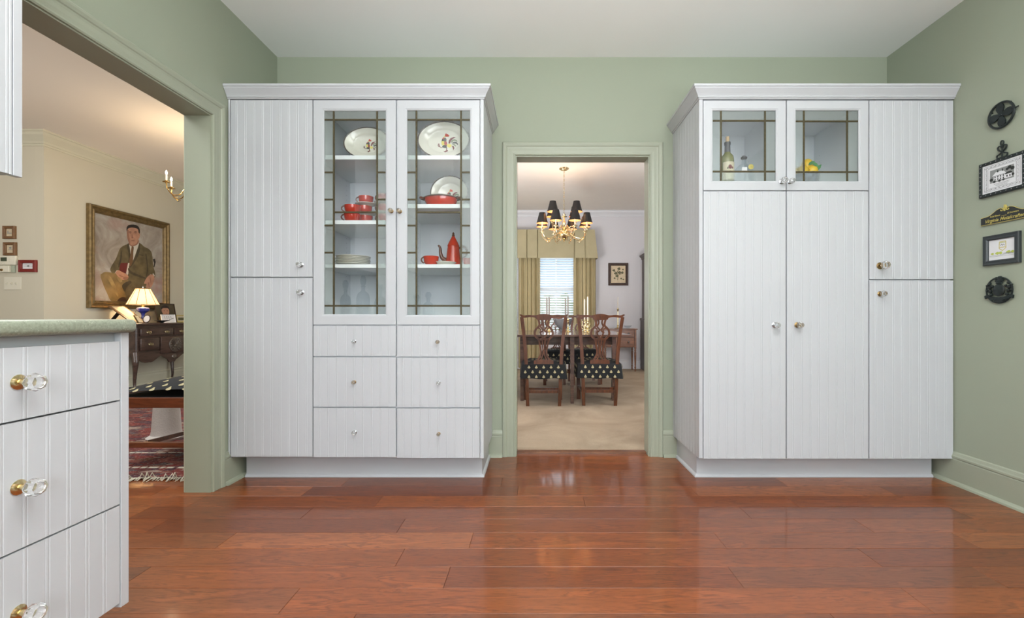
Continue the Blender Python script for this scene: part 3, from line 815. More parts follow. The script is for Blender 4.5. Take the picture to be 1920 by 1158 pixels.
cup(xc, yc, zs2, .048, .050, 'red cup at the bottom of the front pair of cups', g)
cup(xc+.002, yc, zs2+.051, .048, .050, 'red cup stacked on top of the front pair of cups', g)
sb = 303.0; xb, yb = SX(685, sb), F/sb
names = ['lowest', 'middle', 'topmost']
z = zs2
for i in range(3):
    saucer(xb+.004*i, yb, z, .068, f'cream saucer under the {names[i]} cup of the tall stack', g); z += .0075
    cup(xb+(.0, -.004, .004)[i], yb, z, .045, .052, f'red cup, {names[i]} of the tall stack in the middle', g); z += .0525
xb2, yb2 = SX(724, sb), F/sb-.02
z = zs2
for i in range(3):
    saucer(xb2, yb2, z, .066, f'cream saucer under the {names[i]} cup half hidden by textured glass', g); z += .0075
    cup(xb2, yb2, z, .045, .054, f'red cup, {names[i]} of the stack half hidden by textured glass', g); z += .0545
# casserole
zc_ = shz(380)+.0008; s3 = 314.0; x, y = SX(827, s3), F/s3
t = thing('casserole_dish', (x, y, zc_), 'red oval lidded casserole dish on the shelf in front of a round plate', 'casserole')
MB().lathe([(0, 0), (.80, 0), (.86, .006), (.97, .028), (1.0, .048), (0, .048)], (x, y, zc_), 32, 0, sx=.098, sy=.07).build('dish', 'red_glaze', t)
MB().lathe([(0, .068), (.2, .068), (.7, .064), (.98, .054), (1.08, .049), (1.06, .0482), (0, .0482)], (x, y, zc_), 32, 0, sx=.103, sy=.074).build('lid', 'brown_glaze', t)
for sg in (-1, 1):
    MB().tube(smooth_pts([(x+sg*.094, y-.02, zc_+.044), (x+sg*.118, y-.014, zc_+.052), (x+sg*.122, y+.01, zc_+.052), (x+sg*.094, y+.02, zc_+.044)], 4), .007, 8).build('handle', 'brown_glaze', t)
# plates stack
zp = shz(494)+.0008; s4 = 311.0; x, y = SX(662, s4), F/s4
for i in range(6):
    r = .100
    o = MB().lathe([(0, 0), (r*.62, 0), (r*.68, .002), (r, .0095), (r, .0115), (r*.96, .011), (r*.66, .0045), (0, .0045)], (x+random.uniform(-.002, .002), y, zp+i*.0088), 30, 0).build('dinner_plate', ['cream_glaze'])
    tag(o, 'cream plate, %s in the stack of six on the third shelf' % ('lowest', 'second from the bottom', 'third from the bottom', 'third from the top', 'second from the top', 'topmost')[i], 'plate', 'stacked cream plates')
# coffee pot
x, y = SX(850, 299.0), F/299.0; z = zp
t = thing('coffee_pot', (x, y, z), 'tall red coffee pot with curved spout and pointed lid', 'coffee pot')
MB().lathe([(0, 0), (.050, 0), (.054, .008), (.052, .02), (.046, .05), (.041, .09), (.037, .125), (.036, .134), (0, .134)], (x, y, z), 24).build('body', 'red_glaze', t)
lid = MB().lathe([(0, .1343), (.037, .1343), (.038, .138), (.028, .160), (.016, .182), (.009, .196), (0, .196)], (x, y, z), 24).build('lid', 'red_glaze', t)
MB().lathe([(0, .195), (.008, .196), (.010, .203), (.006, .209), (.0075, .214), (.004, .221), (0, .224)], (x, y, z), 12).build('finial', 'brown_glaze', lid)
MB().tube(smooth_pts([(x-.044, y, z+.045), (x-.070, y, z+.062), (x-.080, y, z+.092), (x-.083, y, z+.125), (x-.094, y, z+.142)], 5), [.016-.0105*i/20 for i in range(21)], 10).build('spout', 'brown_glaze', t)
MB().tube(smooth_pts([(x+.036, y, z+.122), (x+.062, y, z+.134), (x+.084, y, z+.110), (x+.076, y, z+.072), (x+.046, y, z+.058)], 5), .0065, 8).build('handle', 'brown_glaze', t)
s5 = 318.0; yy = F/s5
cup(SX(806, s5), yy+.03, zp, .046, .052, 'wide red cup with dark handle left of the coffee pot', 'red cups on the third shelf')
cup(SX(876, s5), yy+.01, zp, .030, .038, 'small red cup behind textured glass right of the coffee pot', 'red cups on the third shelf', -1)
MBs = MB().lathe([(0, 0), (.035, 0), (.038, .004), (.066, .018), (.066, .021), (.061, .020), (.036, .008), (0, .008)], (SX(835, 311.5), 2.738, zp), 28).build('saucer', 'cream_glaze')
tag(MBs, 'cream saucer in front of the red coffee pot', 'saucer')
# glass decanters in the lowest bay
zb = SZ(609, sD)+.0085
def decanter(px, w, h, label, square=True, s=306.0):
    x, y = SX(px, s), F/s
    t = thing('decanter', (x, y, zb), label, 'decanter', 'glass decanters in the lowest bay')
    n = 4 if square else 20
    k = w*(1.25 if square else 1)
    MB().lathe([(0, 0), (k*.5, 0), (k*.52, .006), (k*.52, h*.52), (k*.42, h*.62), (.011, h*.68), (.011, h*.76), (.016, h*.78), (.0, h*.78)], (x, y, zb), n, 0, smooth=not square, a0=PI/4).build('body', 'bottle_clear', t)
    MB().lathe([(0, h*.782), (.009, h*.782), (.017, h*.84), (.019, h*.92), (.010, h), (0, h)], (x, y, zb), 8, 0, smooth=False).build('stopper', 'bottle_clear', t)
decanter(648, .052, .262, 'square glass decanter with a block stopper at the left of the lowest bay')
decanter(681, .075, .290, 'wide glass decanter with tall stopper in the middle of the lowest bay', False)
decanter(713, .060, .240, 'glass decanter behind textured glass under the plate stack')
decanter(803, .064, .190, 'dumpy smoky glass decanter under the coffee pot', False)
decanter(781, .040, .180, 'small glass decanter behind textured glass at the edge of the lowest bay', False, 296.0)

# right cabinet contents
zw = SZ(357, sD)+.0085; s6 = 310.0
x, y = SX(1364, s6), F/s6
t = thing('wine_bottle', (x, y, zw), 'olive green wine bottle with dark foil, cream label and a cork', 'bottle')
MB().lathe([(0, 0), (.035, 0), (.037, .005), (.037, .215), (.034, .232), (.020, .250), (.0145, .262), (.0135, .318), (.0, .318)], (x, y, zw), 24).build('glass', 'bottle_green', t)
MB().lathe([(.0150, .256), (.0172, .256), (.0160, .300), (.0180, .303), (.0180, .3185), (.0, .3188)], (x, y, zw), 20).build('foil', 'foil_black', t)
MB().lathe([(0, .319), (.0105, .319), (.0105, .352), (0, .352)], (x, y, zw), 14).build('cork', 'cork', t)
mb = MB(); n = 14; vs = []; r = .0378
for j in range(n+1):
    a = -PI/2-1.1+2.2*j/n
    for zz in (.085, .192): vs.append((x+r*math.cos(a), y+r*math.sin(a), zw+zz))
mb.add(vs, [(2*j, 2*j+2, 2*j+3, 2*j+1) for j in range(n)], 0, True)
lb = mb.build('label', 'label_cream', t)
mb = MB()
for a, b, ww, hh, mi in ((0, .160, .022, .026, 0), (-.014, .152, .008, .014, 1), (.014, .154, .008, .014, 0), (0, .132, .009, .010, 1)):
    c = Vector((x+a, y-.0384, zw+b)); 
    mb.lathe([(0, 0), (1, 0), (1, .0008), (0, .0008)], c, 10, mi, '-y', sx=ww/2, sy=hh/2)
mb.build('crest_print', ['ink_maroon', 'ink_olive'], t)
x, y = SX(1395, s6), F/s6
t = thing('glass_flask', (x, y, zw), 'round clear glass flask with gold label beside the wine bottle', 'bottle')
MB().lathe([(0, 0), (.034, 0), (.044, .02), (.055, .07), (.058, .12), (.052, .155), (.032, .178), (.014, .188), (.013, .215), (.0165, .218), (0, .218)], (x, y, zw), 24, sy=.6).build('glass', 'bottle_clear', t)
MB().lathe([(0, .2185), (.017, .2185), (.019, .227), (.012, .236), (0, .238)], (x, y, zw), 16).build('stopper', 'foil_black', t)
mb = MB().lathe([(0, 0), (.016, 0), (.016, .001), (0, .001)], (x+.026, y-.034, zw+.160), 12, 0, '-y')
mb.box(x-.028, x+.004, y-.0335, y-.0325, zw+.125, zw+.158, 1)
mb.build('label', ['gold_paint', 'paper'], t)
x, y = SX(1508, s6), F/s6
t = thing('lemon_bowl', (x, y, zw), 'blue and white bowl piled with glazed lemons behind leaded glass', 'bowl')
MB().lathe([(0, 0), (.035, 0), (.036, .012), (.05, .03), (.074, .075), (.082, .118), (.078, .118), (.068, .075), (.0, .06)], (x, y, zw), 26).build('bowl', 'delft', t)
for i, (dx, dy, dz, a) in enumerate([(.030, -.03, .135, .3), (-.028, -.035, .135, 1.2), (.0, .03, .136, 2), (.006, -.018, .178, .8), (-.055, .01, .135, 2.2), (.058, .012, .130, 1.7)]):
    T = Matrix.Translation((x+dx, y+dy, zw+dz)) @ Matrix.Rotation(a, 4, 'Z') @ Matrix.Rotation(.5, 4, 'Y')
    MB().lathe([(0, -.042), (.006, -.040), (.014, -.034), (.028, -.018), (.033, 0), (.028, .018), (.014, .034), (.006, .040), (0, .043)], (0, 0, 0), 14, T=T).build('lemon', 'lemon', t)
for dx, dz, a in ((.012, .176, -.5), (.034, .168, .6), (.056, .150, -.9)):
    T = Matrix.Translation((x+dx, y-.052, zw+dz)) @ Matrix.Rotation(a, 4, 'Y')
    MB().prism([(-.022, 0), (-.010, .009), (.006, .010), (.024, 0), (.006, -.009), (-.010, -.008)], lambda u, v, w: T @ Vector((u, -w-.1*(.024-abs(u))*.2, v)), 0, .0015).build('leaf', 'leaf_green', t)

# ---------------------------------------------------------------- right wall decorations
XRF = XR
def RW(px, py, off=0.0):
    D = (XRF)*F/(px-VX)
    return Vector((XRF-off, D, H+(VY-py)*D/F))
def wallfn(c, mirror=1):
    """local (u right as seen, v up, w off the wall); on this wall 'right as seen' runs toward the camera"""
    return lambda u, v, w: Vector((XRF-w, c.y-u, c.z+v))
def ring_pts(fn, cu, cv, r, w, n=28, a0=0, a1=2*PI, ry=None):
    ry = ry or r; full = abs(a1-a0-2*PI) < 1e-6
    return [fn(cu+r*math.cos(a0+(a1-a0)*i/n), cv+ry*math.sin(a0+(a1-a0)*i/n), w) for i in range(n if full else n+1)]
# dogwood trivet
c = RW(1881.5, 215.5); fn = wallfn(c)
t = thing('iron_trivet', (XRF-.003, c.y, c.z-.068), 'round black iron trivet with a four-petal flower, topmost on the side wall', 'trivet', 'iron pieces on the side wall')
R = .064
MB().tube(ring_pts(fn, 0, 0, R, .012), .0058, 8, closed=True).build('ring', 'cast_iron', t)
for k in range(4):
    a = PI/2*k+.12; L = R*.98; poly = []
    for q, wd_ in ((.06, .006), (.3, .014), (.55, .020), (.8, .018), (.97, .009)): poly.append((q*L, wd_))
    poly.append((.90*L, 0))
    for q, wd_ in ((.97, -.009), (.8, -.018), (.55, -.020), (.3, -.014), (.06, -.006)): poly.append((q*L, wd_))
    pp = [(u*math.cos(a)-v*math.sin(a), u*math.sin(a)+v*math.cos(a)) for u, v in poly]
    MB().prism(pp, fn, .009+.0004*k, .015+.0004*k).build('petal', 'cast_iron', t)
MB().lathe([(0, 0), (.009, 0), (.007, .005), (0, .006)], fn(0, 0, .014), 10, 0, '-x').build('flower_centre', 'cast_iron', t)
MB().tube([fn(R, .006, .012), fn(R+.020, .008, .012)], .004, 6).build('handle', 'cast_iron', t)
for a in (.9, 2.6, 4.4): MB().tube([fn(R*math.cos(a), R*math.sin(a), .012), fn(R*math.cos(a), R*math.sin(a), .001)], .004, 6).build('foot', 'cast_iron', t)
# tile trivet
p0, p1, p2 = RW(1841.5, 312), RW(1845, 308), RW(1841, 373)
yl = XRF*F/(1841-VX); zt = RW(1843, 309).z; zb_ = RW(1841, 373).z
W_ = .235; Ht = zt-zb_
c = Vector((XRF, yl-W_/2, (zt+zb_)/2)); fn = wallfn(c)
t = thing('tile_trivet', (XRF-.003, c.y, zb_), 'black iron framed tile with a printed house and scrolled hanger', 'trivet', 'iron pieces on the side wall')
fw = .017
MB().sweep([(0, .004), (0, .016), (.002, .018), (fw-.002, .018), (fw, .016), (fw, .004)], [(-W_/2, -Ht/2), (W_/2, -Ht/2), (W_/2, Ht/2), (-W_/2, Ht/2)], fn, 1, True).build('frame', 'cast_iron', t)
st = MB()
for k in range(9):
    q = -W_/2+W_*(k+.5)/9
    for vv in (Ht/2-fw/2, -Ht/2+fw/2): st.lathe([(0, 0), (.0032, 0), (.002, .0015), (0, .002)], fn(q, vv, .018), 6, 0, '-x')
    if k < 7:
        vq = -Ht/2+Ht*(k+1)/8
        for uu in (-W_/2+fw/2, W_/2-fw/2): st.lathe([(0, 0), (.0032, 0), (.002, .0015), (0, .002)], fn(uu, vq, .018), 6, 0, '-x')
so = st.build('studs', 'silver', t)
tile = MB().box(XRF-.013, XRF-.003, c.y-W_/2+fw, c.y+W_/2-fw, c.z-Ht/2+fw, c.z+Ht/2-fw).build('tile', 'paper', t)
a, b = W_/2-fw, Ht/2-fw
pr = MB(); w0 = .0131
def rectp(u0, u1, v0, v1, mi=0, w=w0, dw=.0002): pr.prism([(u0, v0), (u1, v0), (u1, v1), (u0, v1)], fn, w, w+dw, mi)
for q in (.88, .70):     # two printed rule frames
    for (u0, u1, v0, v1) in ((-a*q, a*q, b*q, b*q+.0012), (-a*q, a*q, -b*q-.0012, -b*q), (-a*q-.0012, -a*q, -b*q, b*q), (a*q, a*q+.0012, -b*q, b*q)): rectp(u0, u1, v0, v1)
for i in range(26):
    uu = -a*.86+a*1.72*i/25
    for vv in (b*.79, -b*.79): rectp(uu-.0014, uu+.0014, vv-.0025, vv+.0012+(i % 3)*.001)
for i in range(16):
    vv = -b*.7+b*1.4*i/15
    for uu in (a*.79, -a*.79): rectp(uu-.003+(i % 3)*.001, uu+.002, vv-.0014, vv+.0012)
# house picture
pr.prism([(-a*.6, -b*.35), (a*.6, -b*.35), (a*.6, b*.55), (-a*.6, b*.55)], fn, w0, w0+.0002, 1)
pr.prism([(-a*.40, -b*.26), (a*.18, -b*.26), (a*.18, b*.10), (-a*.40, b*.10)], fn, w0+.0003, w0+.0005, 2)
pr.prism([(-a*.50, b*.08), (-a*.30, b*.34), (a*.06, b*.34), (a*.26, b*.08)], fn, w0+.0006, w0+.0008, 2)
pr.prism([(a*.18, -b*.26), (a*.50, -b*.26), (a*.50, b*.0), (a*.18, b*.0)], fn, w0+.0003, w0+.0005, 2)
pr.prism([(a*.16, b*.0), (a*.24, b*.14), (a*.46, b*.14), (a*.54, b*.0)], fn, w0+.0006, w0+.0008, 0)
pr.prism([(-a*.50, b*.06), (a*.26, b*.06), (a*.26, b*.09), (-a*.50, b*.09)], fn, w0+.0009, w0+.0010, 0)
for uu in (-.22, .02): pr.prism([(a*uu, b*.30), (a*(uu+.06), b*.30), (a*(uu+.06), b*.46), (a*uu, b*.46)], fn, w0+.0009, w0+.0010, 0)
for i in range(4):
    uu = -a*.36+i*a*.14
    for vv in (-b*.22, -b*.06): pr.prism([(uu, vv), (uu+a*.06, vv), (uu+a*.06, vv+b*.10), (uu, vv+b*.10)], fn, w0+.0006, w0+.0008, 0)
for uu in (.24, .38): pr.prism([(a*uu, -b*.2), (a*(uu+.06), -b*.2), (a*(uu+.06), -b*.07), (a*uu, -b*.07)], fn, w0+.0006, w0+.0008, 0)
for uu, vv, rr in ((-.52, -.12, .09), (-.36, -.30, .07), (-.1, -.31, .07), (.1, -.31, .06), (.54, .30, .10), (.40, .42, .09), (.28, .34, .07), (.56, -.12, .07)):
    pr.prism([(a*uu+a*rr*math.cos(k*PI/4), b*vv+b*rr*1.2*math.sin(k*PI/4)*(1+.2*(k % 2))) for k in range(8)], fn, w0+.0011, w0+.0012, 0)
for i in range(3): rectp(-a*.4+i*.006, a*.4-i*.006, -b*.48-i*.006, -b*.48-i*.006+.0012)
pr.build('print', ['ink_black', 'ink_grey', 'paper'], tile)
hz = Ht/2
hg = MB()
for sg in (-1, 1):
    hg.tube([fn(*p, .011) for p in [(sg*x_, y_) for x_, y_ in [tuple(v) for v in smooth_pts([(.002, hz+.002), (.022, hz+.003), (.026, hz+.016), (.012, hz+.022), (.004, hz+.030), (.018, hz+.044), (.022, hz+.058), (.010, hz+.062), (.001, hz+.054)], 5)]]], .0038, 6)
hg.tube(ring_pts(fn, 0, hz+.076, .0075, .011, 16, ry=.012), .0034, 6, closed=True)
hg.lathe([(0, 0), (.008, 0), (.006, .004), (0, .005)], fn(0, hz+.030, .010), 8, 0, '-x')
hg.lathe([(0, 0), (.009, 0), (.007, .004), (0, .005)], fn(0, hz+.056, .010), 8, 0, '-x')
hg.tube([fn(0, hz-.004, .011), fn(0, hz+.064, .011)], .0035, 6)
hg.build('hanger', 'cast_iron', t)

# gilt-lettered sign
yl = XRF*F/(1843-VX); zt = RW(1843, 410).z; zb_ = RW(1844, 423.5).z
W_ = .25; hb = zt-zb_
c = Vector((XRF, yl-W_/2, zb_)); fn = wallfn(c)
t = thing('shop_sign', (XRF-.003, c.y, zb_), 'black arched wall sign with gold script lettering and gold scroll edge', 'sign')
outl = [(-W_/2, 0), (W_/2, 0), (W_/2, hb)]
arc = [(W_/2, hb), (.085, hb+.004), (.060, hb+.016), (.040, hb+.028), (.018, hb+.032), (.008, hb+.024)]
arcL = [(-u, v) for u, v in arc[::-1]]
arcS = [tuple(v) for v in smooth_pts(arc, 4)]; arcLS = [tuple(v) for v in smooth_pts(arcL, 4)]
poly = outl[:2]+arcS+arcLS
MB().prism(poly, fn, .003, .011).build('board', 'ink_black', t)
ed = MB()
for path in (arcS, arcLS): ed.tube([fn(u, v, .010) for u, v in path], .0017, 6)
ed.tube([fn(-W_/2, 0, .010), fn(W_/2, 0, .010)], .0017, 6)
for sg in (-1, 1):
    ed.tube([fn(sg*u, v, .0115) for u, v in [tuple(q) for q in smooth_pts([(.018, hb+.032), (.008, hb+.026), (.012, hb+.018), (.020, hb+.020), (.018, hb+.025)], 4)]], .0022, 6)
ed.build('gold_edge', 'gold_paint', t)
MB().prism([(-.004, hb+.014), (.004, hb+.014), (.006, hb+.028), (.002, hb+.046), (-.003, hb+.046), (-.006, hb+.028)], fn, .004, .013).build('finial', 'gold_paint', t)
def wall_text(txt, size, u, v, w, mat, parent, name, fn, shear=0, align='CENTER', ext=.0006, sxs=1.0, bold=0):
    cu = bpy.data.curves.new(name, 'FONT'); cu.body = txt; cu.size = size; cu.shear = shear; cu.align_x = align; cu.offset = bold
    cu.resolution_u = 2
    ob = bpy.data.objects.new(name, cu); COL.objects.link(ob)
    bpy.context.view_layer.update()
    me = bpy.data.meshes.new_from_object(ob.evaluated_get(bpy.context.evaluated_depsgraph_get()))
    bpy.data.objects.remove(ob)
    mb = MB()
    vs = [fn(p.co.x*sxs+u, p.co.y+v, w) for p in me.vertices]
    mb.add(vs, [list(p.vertices) for p in me.polygons])
    bpy.data.meshes.remove(me)
    return mb.build(name, mat, parent)
wall_text('Virginia Metalcrafters', .0245, .0, .0085, .0126, 'gold_paint', t, 'lettering', fn, .38, sxs=.98, bold=.0004)
wall_text('Solid Brass', .012, -.050, .0335, .0119, 'gold_paint', t, 'lettering', fn, .3, bold=.0003)
wall_text('& Ironware', .012, .040, .036, .0119, 'gold_paint', t, 'lettering', fn, .3, bold=.0003)
wall_text('made by', .008, -.004, .0290, .0119, 'gold_paint', t, 'lettering', fn, .3)

def framed(name, label, c_y, c_z, w, h, fw, fr_mat, art_mat, wallx=None, facing='-x', group=None, dep=.018, cat='picture', mat_w=0, extra=None, wally=None):
    """framed picture hung flat; facing '-x' on the right wall, '+x' on the left, '-y' on a far wall"""
    if facing == '-x': fn = lambda u, v, ww: Vector((wallx-ww, c_y-u, c_z+v)); loc = (wallx, c_y, c_z-h/2)
    elif facing == '+x': fn = lambda u, v, ww: Vector((wallx+ww, c_y+u, c_z+v)); loc = (wallx, c_y, c_z-h/2)
    else: fn = lambda u, v, ww: Vector((c_y+u, wally-ww, c_z+v)); loc = (c_y, wally, c_z-h/2)
    t = thing(name, loc, label, cat, group)
    prof = [(0, .002), (0, dep*.8), (fw*.15, dep), (fw*.5, dep*.85), (fw*.8, dep*.95), (fw, dep*.6), (fw, .002)]
    MB().sweep(prof, [(-w/2, -h/2), (w/2, -h/2), (w/2, h/2), (-w/2, h/2)], fn, 1, True).build('frame', fr_mat, t)
    a, b = w/2-fw, h/2-fw
    art = MB().prism([(-a, -b), (a, -b), (a, b), (-a, b)], fn, .002, dep*.35).build('artwork', art_mat, t)
    if extra:
        mb = MB(); mats = extra(mb, fn, a, b, dep*.35+.0002); mb.build('print', mats, art)
    return t
LAY = [0]
def layer(w):
    LAY[0] = (LAY[0]+1) % 40
    return w+LAY[0]*.00003
def blob(mb, fn, u, v, r, w, mi, ry=None, n=9, jag=.15):
    ry = ry or r; w = layer(w)
    mb.prism([(u+r*math.cos(2*PI*k/n)*(1+jag*((k*7) % 3-1)), v+ry*math.sin(2*PI*k/n)*(1+jag*((k*5) % 3-1))) for k in range(n)], fn, w, w+.0002, mi)
def stroke(mb, fn, pts, wd, w, mi):
    w = layer(w)
    for p, q in zip(pts[:-1], pts[1:]):
        d = Vector((q[0]-p[0], q[1]-p[1])); 
        if d.length < 1e-6: continue
        nn = Vector((-d.y, d.x)).normalized()*wd/2
        mb.prism([(p[0]-nn.x, p[1]-nn.y), (q[0]-nn.x, q[1]-nn.y), (q[0]+nn.x, q[1]+nn.y), (p[0]+nn.x, p[1]+nn.y)], fn, w, w+.0002, mi)
def campus(mb, fn, a, b, w):
    stroke(mb, fn, [(-a*.18, b*.75), (a*.30, b*.75), (a*.32, b*.1), (a*.06, -b*.15), (-a*.2, b*.1), (-a*.18, b*.75)], a*.05, w, 1)
    stroke(mb, fn, [(-a*.14, b*.65), (a*.26, b*.65)], b*.06, w, 0); stroke(mb, fn, [(-a*.16, b*.18), (a*.28, b*.18)], b*.07, w, 1)
    stroke(mb, fn, [(-a*.1, b*.35), (0, b*.5), (a*.06, b*.35), (a*.14, b*.48), (a*.22, b*.33)], b*.05, w, 2)
    for u, r in ((-.72, .12), (-.35, .15), (-.1, .15), (.5, .17), (.8, .13)): blob(mb, fn, a*u, -b*.35, a*r, w, 0, b*r*.9)
    stroke(mb, fn, [(-a*.95, -b*.55), (-a*.4, -b*.58), (a*.2, -b*.52), (a*.9, -b*.5)], b*.03, w, 2)
    stroke(mb, fn, [(-a*.95, -b*.66), (a*.95, -b*.64)], b*.02, w, 2); stroke(mb, fn, [(a*.1, -b*.42), (a*.75, -b*.44)], b*.06, w, 2)
    return ['ink_lime', 'gold_paint', 'ink_grey']
ya, yb_ = XRF*F/(1847.5-VX), XRF*F/(1916.5-VX); cz = (RW(1848, 444).z+RW(1848, 499).z)/2; hh = RW(1848, 444).z-RW(1848, 499).z
framed('framed_print', 'black framed print of a crest over green trees on the side wall', (ya+yb_)/2, cz, ya-yb_, hh, .026, 'black_frame', 'paper', wallx=XRF, extra=campus)
# iron crest
c = RW(1877, 543); fn = wallfn(c); R = .072
t = thing('iron_crest', (XRF-.003, c.y, c.z-.07), 'black cast iron coat-of-arms plaque, lowest on the side wall', 'plaque', 'iron pieces on the side wall')
MB().tube(ring_pts(fn, 0, -.002, R*.92, .010), .004, 7, closed=True).build('ring', 'cast_iron', t)
MB().lathe([(0, 0), (.030, 0), (.032, .005), (.027, .009), (0, .010)], fn(0, -.002, .008), 18, 0, '-x', sx=.95, sy=1.0).build('shield', 'cast_iron', t)
mb = MB()
for (u, v, ru, rv) in ((0, .045, .022, .010), (-.012, .058, .010, .010), (.004, .060, .012, .012), (.012, .052, .012, .010), (0, .034, .017, .008)):
    mb.lathe([(0, 0), (1, 0), (.8, .008), (0, .012)], fn(u, v, .008), 9, 0, '-x', sx=ru, sy=rv)
mb.build('crown', 'cast_iron', t)
for sg in (-1, 1):
    mb = MB()
    for (u, v, ru, rv) in ((.048, .034, .011, .013), (.050, .014, .017, .014), (.060, .024, .012, .008), (.046, -.006, .014, .016), (.062, -.002, .010, .010), (.034, .020, .008, .010), (.040, -.024, .012, .012)):
        mb.lathe([(0, 0), (1, 0), (.8, .007), (0, .011)], fn(sg*u, v, .008), 8, 0, '-x', sx=ru*.72, sy=rv*.72)
    mb.build('supporter', 'cast_iron', t)
rib = [(-.074, -.030), (-.060, -.024), (-.040, -.034), (0, -.040), (.040, -.034), (.060, -.024), (.074, -.030), (.070, -.046), (.058, -.040), (.040, -.050), (0, -.058), (-.040, -.050), (-.058, -.040), (-.070, -.046)]
MB().prism(rib, fn, .008, .015).build('ribbon', 'cast_iron', t)
MB().lathe([(0, 0), (1, 0), (.7, .007), (0, .008)], fn(0, -.060, .008), 10, 0, '-x', sx=.035, sy=.010).build('base_scroll', 'cast_iron', t)

# ---------------------------------------------------------------- living room
# rug with woven field and fringe
RY0, RY1, RX0, RX1 = F/322.0, 5.0, -4.9, -1.99
rug = thing('area_rug', (-3.4, RY0, 0), 'red and navy patterned wool rug with cream fringe in the living room', 'rug')
MB().box(RX0, RX1, RY0+.03, RY1, .0006, .010, b=.003).build('field', 'rug_weave', rug)
fr = MB(); x = RX0
while x < RX1-.01:
    L = random.uniform(.025, .055); dx = random.uniform(-.012, .012); up = random.uniform(0, .012) if random.random() > .12 else random.uniform(.02, .04)
    fr.tube([(x, RY0+.034, .008), (x+dx*.5, RY0+.015, .009+up), (x+dx, RY0+.03-L, .003+up*.4)], [.0035, .0035, .0018], 4)
    x += random.uniform(.006, .010)
tag(fr.build('fringe', 'fringe_cream', rug), kind='stuff')
brd = MB()
for y0, y1 in ((RY0+.20, RY0+.225), (RY0+.52, RY0+.535)):
    x = RX0+.1
    while x < RX1-.1:
        w_ = random.uniform(.02, .06); o_ = random.uniform(-.008, .008)
        brd.box(x, x+w_, y0+o_, y1+o_*.5, .0095, .0108); x += w_+random.uniform(.005, .03)
tag(brd.build('border_stitches', 'fringe_cream', rug), kind='stuff')

def motifs(mb, positions, size):
    """little bees: a pale body with two wings; positions = (point, u axis, v axis, normal)"""
    for p, u, v, n in positions:
        for poly, mi in (([(-.38, -.45), (0, -.55), (.38, -.45), (.50, -.15), (.26, .12), (.13, .50), (-.13, .50), (-.26, .12), (-.50, -.15)], 0),):
            mb.prism([(a*size, b*size) for a, b in poly], lambda a, b, w: p+u*a+v*b+n*w, .0004, .0016, mi)

# upholstered side chair standing on the rug, seen from its side
cx0, cx1, cy0, cy1 = -2.68, -1.99, F/297.0, F/246.0
t = thing('upholstered_chair', ((cx0+cx1)/2, (cy0+cy1)/2, .011), 'black bee-patterned domed seat on a reddish wooden frame standing on the rug', 'chair')
for y in (cy0, cy1-.045): MB().box(cx0, cx1, y, y+.045, .382, .448, b=.004).build('seat_rail', 'chair_rail_wood', t)
for x in (cx0, cx1-.045): MB().box(x, x+.045, cy0+.046, cy1-.046, .382, .448, b=.004).build('seat_rail', 'chair_rail_wood', t)
for x, y in ((cx0+.022, cy0+.025), (cx1-.022, cy0+.025), (cx0+.08, cy1-.022), (cx1-.022, cy1-.022)):
    MB().bar((x, y, .381), (x, y, .012), .042, .042, w2=.034, d2=.034).build('leg', 'chair_rail_wood', t)
MB().box(cx0+.044, cx1-.044, cy0+.008, cy0+.036, .128, .162, b=.003).build('stretcher', 'chair_rail_wood', t)
MB().bar((cx0+.18, cy0+.06, .15), (cx1-.03, cy1-.10, .24), .026, .022).build('stretcher', 'mahogany', t)
ccx = -2.24
def seatz(x, y):
    a = (x-ccx)/(.50 if x < ccx else .40); b = (y-(cy0+cy1)/2)/((cy1-cy0)/2+.03)
    return .449+.115*max(0, 1-a*a)**.7*max(0, 1-b*b)**.5
nx, ny = 22, 12; vs = []
for i in range(nx+1):
    for j in range(ny+1):
        x = cx0+.004+(cx1-cx0-.008)*i/nx; y = cy0+.004+(cy1-cy0-.008)*j/ny; vs.append((x, y, seatz(x, y)))
mb = MB(); mb.add(vs, [(i*(ny+1)+j, (i+1)*(ny+1)+j, (i+1)*(ny+1)+j+1, i*(ny+1)+j+1) for i in range(nx) for j in range(ny)], 0, True)
mb.box(cx0+.004, cx1-.004, cy0+.004, cy1-.004, .4485, .4495)
seat = mb.build('seat', 'black_fabric', t)
pos = []
for i in range(7):
    for j, yo in enumerate((.012, .05, .12, .21, .31, .42)):
        x = cx0+.04+.105*i+(.052 if j % 2 else 0); y = cy0+yo
        if x > cx1-.03 or y > cy1-.03: continue
        e = .01; n = Vector((-(seatz(x+e, y)-seatz(x-e, y))/(2*e), -(seatz(x, y+e)-seatz(x, y-e))/(2*e), 1)).normalized()
        u = Vector((1, 0, 0)); u = (u-n*u.dot(n)).normalized(); v = n.cross(u)
        pos.append((Vector((x, y, seatz(x, y))), u, v, n))
mb = MB(); motifs(mb, pos, .034); tag(mb.build('bee_motifs', 'bee_gold', seat), kind='stuff')
# back of that chair, beyond the opening's jamb
bk = MB()
for y in (cy0+.03, cy1-.03): bk.bar((cx1-.02, y, .45), (cx1+.03, y, .92), .035, .03)
bk.bar((cx1+.03, cy0+.0, .93), (cx1+.03, cy1-.0, .93), .05, .022, up=(1, 0, 0)); bk.bar((cx1+.012, cy0+.04, .72), (cx1+.012, cy1-.04, .72), .06, .016, up=(1, 0, 0))
bk.build('backrest', 'chair_rail_wood', t)

